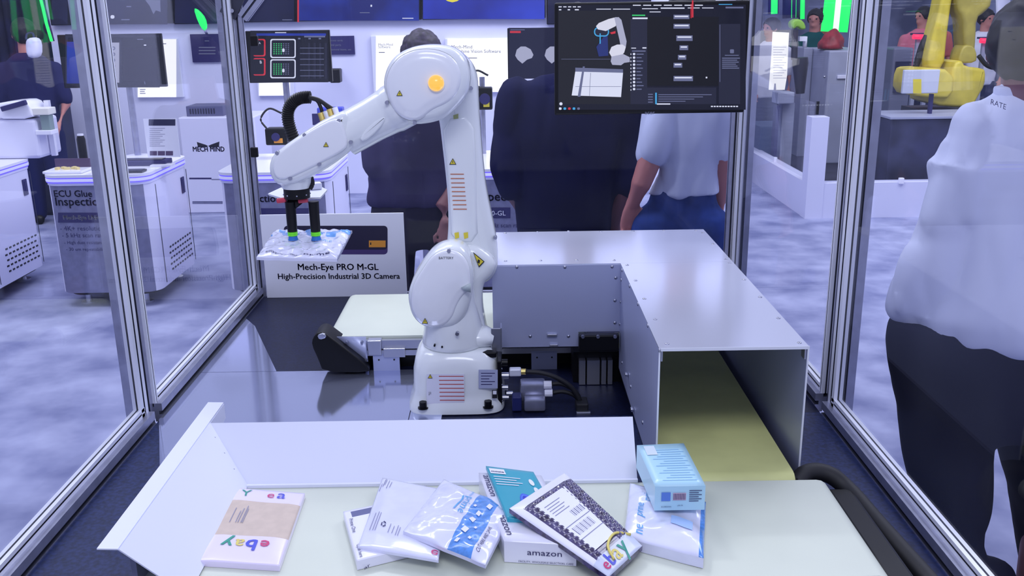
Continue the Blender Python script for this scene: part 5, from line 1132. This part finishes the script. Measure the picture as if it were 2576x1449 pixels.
def hand(bm, w, d, side, L=.18, curl=.6, th=None):
    """w wrist, d direction of the hand, side = thumb direction"""
    d = Vector(d).normalized(); sd = (Vector(side)-d*Vector(side).dot(d)).normalized(); nrm = d.cross(sd)
    w = Vector(w); k = w+d*L*.5
    tube(bm, [w, w+d*L*.22, k], [(L*.14, L*.10), (L*.2, L*.09), (L*.22, L*.08)], 12, a0=sd); ball(bm, k, L*.10, 2)
    for i, (o_, ln_) in enumerate(((.16, .42), (.06, .47), (-.05, .43), (-.15, .34))):
        a = w+d*L*.42+sd*o_*L; b = a+d*ln_*L*.45+nrm*L*.02*curl; c_ = b+(d*(1-curl)+nrm*curl).normalized()*ln_*L*.38; e = c_+(d*(1-curl*1.6)+nrm*curl*1.2).normalized()*ln_*L*.28
        tube(bm, [a, b, c_, e], [L*.05, L*.048, L*.044, L*.036], 8); ball(bm, e, L*.036, 1); ball(bm, b, L*.048, 1); ball(bm, c_, L*.045, 1)
    a = w+d*L*.12+sd*L*.14; b = a+(d*.7+sd*.7).normalized()*L*.24; c_ = b+(d+nrm*.4*curl).normalized()*L*.2
    tube(bm, [a, b, c_], [L*.07, L*.055, L*.04], 8); ball(bm, c_, L*.04, 1); ball(bm, b, L*.055, 1)
def legs(bm, x, y, zc, hw, ry, splay=.02, zl=.09, r0=.066, r1=.045):
    ry = min(ry, .075) if r0 < .07 else ry
    for s in (-1, 1): limb(bm, [Vector((x+s*hw*.5, y, zc)), Vector((x+s*(hw*.5+splay*.4), y, zc*.55)), Vector((x+s*(hw*.5+splay), y+.01, zl))], [(r0, ry), (r0*.72, ry*.75), (r1, r1)])
def shoes(par, x, y, hw, splay, face, m=M_BLACK):
    for s in (-1, 1):
        bm = B(); f = Vector((face[0], face[1], 0)).normalized(); c = Vector((x+s*(hw*.5+splay), y+.01, .04))
        tube(bm, [c-f*.08, c, c+f*.1, c+f*.17], [(.034, .038), (.04, .04), (.042, .032), (.03, .022)], 12, a0=f.cross(Vector((0, 0, 1)))); obj('shoe', bm, m, par, smooth='all')
S_ = lambda u, v, y: P(u, v, y=y)
# B: navy shirt man
def person_B():
    y = 3.66; t = thing('person', 'person in dark navy shirt with back turned, behind the tunnel and monitor', 'person', (P(1425, 500, y=y).x, y, 0))
    x = P(1425, 500, y=y).x; hc = P(1462, 95, y=y); h = .23
    bm = B(); head(bm, hc, h, (.1, 1)); limb(bm, [hc-Vector((0, .01, .06)), P(1455, 185, y=y)], [.058, .065]); ring_rows(bm, [(190, 1380, 1530), (240, 1310, 1560), (400, 1320, 1530), (560, 1350, 1495)], y, .5)
    legs(bm, x, y, .86, .2, .09)
    limb(bm, [S_(1300, 240, y), S_(1276, 350, y-.02), S_(1280, 465, y-.05), S_(1310, 520, y+.12)], [.05, .042, .038, .028])
    limb(bm, [S_(1575, 240, y), S_(1592, 400, y-.02), S_(1572, 480, y-.02), S_(1545, 575, y+.02)], [.052, .045, .04, .028])
    hand(bm, S_(1545, 575, y+.02), (-.15, .1, -1), (-.3, 1, 0)); hand(bm, S_(1310, 520, y+.12), (.5, .6, -.4), (0, 0, 1))
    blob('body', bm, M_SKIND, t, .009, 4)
    bm = B(); ring_rows(bm, [(172, 1420, 1500), (188, 1360, 1545), (212, 1303, 1580), (260, 1288, 1588), (340, 1285, 1580), (430, 1288, 1570), (500, 1293, 1552), (578, 1300, 1542), (640, 1302, 1540), (670, 1310, 1530)], y, .52)
    limb(bm, [S_(1302, 235, y), S_(1275, 330, y-.02), S_(1272, 420, y-.05), S_(1285, 478, y-.04)], [.07, .064, .06, .05]); limb(bm, [S_(1570, 240, y), S_(1590, 330, y), S_(1597, 410, y-.02), S_(1580, 462, y-.02)], [.075, .075, .072, .062])
    blob('shirt', bm, mat('navy_cotton', (24, 26, 66), .85, spec=.1, noise_s=3, noise_a=.25), t, .012, 4, .016, 6)
    bm = B(); ring_rows(bm, [(570, 1308, 1532), (620, 1312, 1530), (660, 1330, 1512)], y, .5); legs(bm, x, y+.03, .80, .18, .08, r0=.085, r1=.07, zl=.1); blob('trousers', bm, mat('dark_denim', (26, 32, 78), .85, spec=.1), t, .016, 5, .006)
    bm = B(); hair_on(bm, hc, h, (.1, 1)); obj('hair', bm, M_HAIR, t, smooth='all'); eyes(t, hc, h, (.1, 1)); shoes(t, x, y, .2, .02, (0, 1))
person_B()
def person_C():
    y = 3.40; x = P(1712, 500, y=y).x; t = thing('person', 'person in pale grey tee and blue jeans right of the navy shirted one', 'person', (x, y, 0))
    hc = P(1735, 60, y=y); h = .23
    bm = B(); head(bm, hc, h, (-.2, 1)); limb(bm, [hc-Vector((0, .01, .06)), P(1733, 175, y=y)], [.055, .062]); ring_rows(bm, [(185, 1680, 1785), (240, 1662, 1800), (400, 1690, 1790), (500, 1690, 1770)], y, .45)
    legs(bm, x, y, .86, .19, .09)
    limb(bm, [S_(1668, 240, y), S_(1640, 390, y-.03), S_(1612, 465, y-.05), S_(1592, 512, y-.02)], [.05, .045, .037, .026]); limb(bm, [S_(1790, 240, y), S_(1815, 390, y), S_(1810, 500, y+.06)], [.05, .042, .03])
    hand(bm, S_(1592, 510, y-.02), (-.12, .05, -1), (.9, .2, 0), .185, .75); hand(bm, S_(1810, 500, y+.06), (-.1, .3, -1), (-.5, 1, 0))
    blob('body', bm, mat('warm_skin', (168, 108, 108), .5), t, .0065, 4)
    bm = B(); ring_rows(bm, [(170, 1700, 1765), (186, 1668, 1798), (215, 1650, 1815), (300, 1655, 1815), (400, 1660, 1812), (455, 1642, 1812), (488, 1630, 1814), (493, 1640, 1806)], y, .56)
    limb(bm, [S_(1672, 238, y), S_(1655, 310, y-.02), S_(1637, 388, y-.03)], [.07, .062, .058]); limb(bm, [S_(1790, 238, y), S_(1806, 310, y), S_(1814, 380, y)], [.07, .06, .056])
    blob('tee_shirt', bm, mat('pale_grey_cotton', (186, 192, 222), .85, spec=.1), t, .010, 4, .018, 6)
    bm = B(); ring_rows(bm, [(470, 1642, 1800), (520, 1625, 1805), (600, 1622, 1800), (660, 1640, 1790)], y, .55); legs(bm, x, y, .84, .19, .1, r0=.10, r1=.07, zl=.1); blob('jeans', bm, mat('blue_denim', (40, 62, 130), .85, spec=.1, noise_s=12, noise_a=.25), t, .014, 5, .006)
    bm = B(); hair_on(bm, hc, h, (-.2, 1)); obj('hair', bm, M_HAIR, t, smooth='all'); eyes(t, hc, h, (-.2, 1)); shoes(t, x, y, .19, .02, (0, 1))
person_C()
def person_A():
    y = 4.1; x = P(1060, 500, y=y).x; t = thing('person', 'person in charcoal shirt bending behind the white robot arm', 'person', (x, y, 0))
    hc = P(1064, 150, y=y); h = .23
    bm = B(); head(bm, hc, h, (.3, 1)); limb(bm, [hc-Vector((0, 0, .06)), P(1064, 240, y=y)], [.055, .06]); ring_rows(bm, [(245, 1000, 1130), (300, 945, 1180), (430, 965, 1155), (520, 985, 1130)], y, .45); legs(bm, x, y, .86, .2, .09)
    limb(bm, [S_(955, 290, y), S_(945, 390, y+.03), S_(980, 430, y+.18)], [.05, .042, .03]); limb(bm, [S_(1165, 290, y), S_(1170, 400, y-.05), S_(1112, 520, y-.14), S_(1120, 560, y-.16)], [.05, .042, .033, .027])
    hand(bm, S_(1120, 560, y-.16), (.1, -.2, -1), (-1, 0, 0)); hand(bm, S_(980, 430, y+.18), (.6, .6, .1), (0, 0, 1))
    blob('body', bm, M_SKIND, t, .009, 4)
    bm = B(); ring_rows(bm, [(236, 1025, 1105), (255, 985, 1145), (285, 940, 1188), (340, 930, 1195), (440, 925, 1190), (500, 922, 1192), (515, 930, 1185)], y, .5); limb(bm, [S_(958, 290, y), S_(938, 360, y-.02), S_(940, 420, y-.05)], [.068, .058, .052]); limb(bm, [S_(1162, 290, y), S_(1176, 360, y-.02), S_(1172, 420, y-.06)], [.068, .058, .052])
    blob('shirt', bm, mat('charcoal_cotton', (64, 60, 96), .85, spec=.1, noise_s=4, noise_a=.2), t, .014, 6, .008, 7)
    bm = B(); ring_rows(bm, [(500, 932, 1180), (560, 930, 1180), (620, 950, 1165)], y, .5); legs(bm, x, y, .8, .22, .1, r0=.10, r1=.07, zl=.1); blob('trousers', bm, mat('black_cotton', (34, 32, 52), .85, spec=.1), t, .016, 5, .006)
    bm = B(); hair_on(bm, hc, h, (.3, 1)); obj('hair', bm, mat('brown_hair', (70, 60, 84), .6, noise_s=60, noise_a=.5), t, smooth='all'); eyes(t, hc, h, (.3, 1)); shoes(t, x, y, .22, .02, (.3, 1))
person_A()
def person_D():
    y = 2.25; x = P(2545, 800, y=y).x; t = thing('person', 'dark haired person in untucked white shirt and black trousers at right edge', 'person', (x, y, 0))
    hc = P(2586, 132, y=y); h = .235; fc = (.55, .85)
    bm = B(); head(bm, hc, h, fc); limb(bm, [hc-Vector((0, .01, .05)), P(2585, 255, y=y)], [.055, .062]); ring_rows(bm, [(270, 2500, 2700), (330, 2440, 2760), (600, 2370, 2740), (800, 2300, 2760), (900, 2290, 2750)], y, .5); legs(bm, x+.04, y, .84, .22, .1)
    limb(bm, [S_(2462, 335, y), S_(2412, 440, y), S_(2405, 600, y+.02), S_(2500, 660, y+.2)], [.05, .045, .04, .028]); limb(bm, [S_(2760, 330, y), S_(2790, 520, y), S_(2740, 640, y+.15)], [.05, .045, .035])
    hand(bm, S_(2500, 640, y+.2), (1, .1, 0), (0, 0, 1)); hand(bm, S_(2740, 640, y+.15), (-.8, .6, 0), (0, 0, 1))
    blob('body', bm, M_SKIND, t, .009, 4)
    bm = B(); ring_rows(bm, [(205, 2528, 2648), (232, 2505, 2670), (262, 2452, 2730), (300, 2410, 2775), (350, 2365, 2800), (420, 2338, 2800), (500, 2322, 2800), (600, 2300, 2790), (700, 2278, 2790), (780, 2252, 2790), (830, 2275, 2780), (862, 2330, 2740)], y, .5)
    limb(bm, [S_(2458, 330, y), S_(2412, 420, y-.02), S_(2398, 540, y-.03), S_(2395, 620, y+.0), S_(2470, 660, y+.14)], [.075, .08, .076, .066, .05]); limb(bm, [S_(2760, 330, y), S_(2790, 450, y), S_(2780, 600, y+.05)], [.08, .07, .06])
    # hem flare to the left
    limb(bm, [S_(2318, 640, y-.02), S_(2282, 775, y-.03)], [.028, .02])
    blob('shirt', bm, mat('white_thin_cotton', (216, 220, 244), .85, spec=.1), t, .011, 4, .026, 5)
    bm = B(); ring_rows(bm, [(215, 2500, 2640), (250, 2500, 2668), (272, 2520, 2650)], y, .6); blob('collar', bm, mat('white_thin_cotton', (216, 220, 244)), t, .008, 3)
    zt0 = P(2300, 800, y=y).z
    bm = B(); ring_rows(bm, [(795, 2240, 2740), (860, 2232, 2755), (940, 2236, 2760), (1010, 2250, 2760), (1080, 2290, 2740)], y, .5)
    for pts, r in (([S_(2375, 980, y), S_(2385, 1130, y), S_(2400, 1300, y), S_(2430, 1560, y), S_(2450, 1750, y)], [.125, .115, .095, .08, .07]), ([S_(2620, 980, y+.02), S_(2630, 1200, y+.02), S_(2640, 1450, y+.05), S_(2640, 1750, y+.05)], [.125, .10, .08, .07])): limb(bm, [Vector((p.x, p.y, max(p.z, .1))) for p in pts], r)
    blob('trousers', bm, mat('black_trouser_cloth', (22, 22, 40), .85, spec=.1), t, .014, 5, .008, 6)
    bm = B(); hair_on(bm, hc, h, fc, -.2); obj('hair', bm, M_HAIR, t, smooth='all'); eyes(t, hc, h, fc)
    shoes(t, x+.1, y, .3, .02, fc)
    tpx('RATE', 2492, 262, 2530, 276, y-.118, M_INK, t)
person_D()
# far people
M_SH = [mat('rose_cotton', (216, 120, 140), .85, spec=.1), mat('white_cotton', (224, 224, 238), .85, spec=.1), mat('dark_green_cotton', (20, 84, 84), .85, spec=.1), mat('coral_cotton', (206, 110, 100), .85, spec=.1), mat('ink_cotton', (40, 42, 84), .85, spec=.1)]
def far(u, vtop, y, H, label, shirt, face=(0, -1), pants=None, hair=None, k=1.0):
    top = P(u, vtop, y=y); x = top.x; z1 = top.z; s = H/1.75*k; t = thing('person', label, 'person', (x, y, 0)); o = z1-1.75*s
    V = lambda dx, dy, z: Vector((x+dx*s, y+dy*s, max(.08, o+z*s)))
    hc = V(0, 0, 1.63); h = .23*s
    bm = B(); head(bm, hc, h, face); limb(bm, [V(0, 0, 1.56), V(0, 0, 1.44)], [.055*s, .06*s]); limb(bm, [V(0, 0, 1.28), V(0, 0, 1.1), V(0, 0, .95)], [.10*s, .10*s, .09*s])
    for q in (-1, 1):
        limb(bm, [V(q*.19, 0, 1.38), V(q*.24, 0, 1.12), V(q*.2, -.12, .95)], [.045*s, .038*s, .028*s]); hand(bm, V(q*.2, -.12, .95), (-q*.2, -.3, -.8), (-q, 0, 0), .17*s)
        limb(bm, [V(q*.09, 0, .92), V(q*.1, 0, .5), V(q*.1, 0, .1)], [.08*s, .055*s, .04*s])
    blob('body', bm, M_SKIN, t, .014, 3)
    bm = B(); tube(bm, [V(0, 0, 1.50), V(0, 0, 1.44), V(0, 0, 1.3), V(0, 0, 1.1), V(0, 0, .88)], [(.075*s, .065*s), (.17*s, .10*s), (.2*s, .12*s), (.18*s, .12*s), (.18*s, .12*s)], 20, a0=(1, 0, 0))
    for q in (-1, 1): limb(bm, [V(q*.19, 0, 1.38), V(q*.24, 0, 1.16)], [.065*s, .058*s])
    blob('shirt', bm, shirt, t, .018, 4, .01)
    bm = B()
    for q in (-1, 1): limb(bm, [V(q*.09, 0, .9), V(q*.1, 0, .5), V(q*.1, 0, .12)], [.10*s, .08*s, .065*s])
    blob('trousers', bm, pants or mat('dark_denim', (26, 32, 78)), t, .018, 4)
    bm = B(); hair_on(bm, hc, h, face); obj('hair', bm, hair or M_HAIR, t, smooth='all'); eyes(t, hc, h, face)
    for q in (-1, 1):
        bm = B(); c = V(q*.1, 0, 0); c.z = .04; f = Vector((face[0], face[1], 0)).normalized(); tube(bm, [c-f*.07, c+f*.05, c+f*.15], [(.036, .038), (.042, .036), (.03, .022)], 10, a0=f.cross(Vector((0, 0, 1)))); obj('shoe', bm, M_BLACK, t, smooth='all')
    return t
far(1942, 44, 10.6, 1.72, 'person in white with face turned left, behind the hanging printed sheet', M_SH[1], (-1, -.4))
far(2052, 22, 11.2, 1.78, 'person in dark green shirt under the thin green neon tube', M_SH[2], (-.6, -1))
far(2325, 16, 11.6, 1.75, 'person in rose shirt left of the yellow robot column', M_SH[0], (-1, -.3))
far(2352, 14, 12.2, 1.75, 'person in coral shirt close against the yellow robot column', M_SH[3], (-.4, -1))
far(2484, 22, 11.2, 1.72, 'person in white right of the hanging yellow arm', M_SH[1], (.5, -1))
far(2075, 20, 12.6, 1.75, 'person in coral top half hidden left of the wide green neon column', M_SH[3], (.3, -1))
pL = far(54, 46, 7.6, 1.66, 'person in dark jacket with pale bag at the upper left edge', M_SH[4], (-.5, 1), k=1.1)
t = thing('pale_backpack', 'pale grey bag on the back of the left edge person', 'bag', P(78, 145, y=7.45)); bm = B(); puck(bm, outline([(60, 108), (66, 96), (84, 94), (94, 106), (95, 140), (80, 148), (64, 142)], 7.36, 1), rnd(.1, .03)); obj('bag_body', bm, M_CAB, t, smooth=True)
bm = B(); tube(bm, curve([P(66, 100, y=7.4), P(68, 86, y=7.45), P(82, 84, y=7.45), P(86, 98, y=7.4)], 6), .008, 8); obj('strap', bm, M_INK, t)
t = thing('dark_console', 'dark navy console unit behind the white desktop machine at left', 'console', P(80, 380, y=7.3)); a, b = P(-30, 380, y=7.9), P(100, 195, y=7.9); bm = B(); bx(bm, a.x, b.x, 7.9, 8.4, 0, b.z, .03); obj('body', bm, mat('navy_console', (22, 28, 72), .5, noise_s=6, noise_a=.4), t)
bm = B(); bx(bm, a.x, b.x-.1, 7.88, 7.9, b.z-.25, b.z-.05); obj('panel', bm, M_INK, t)
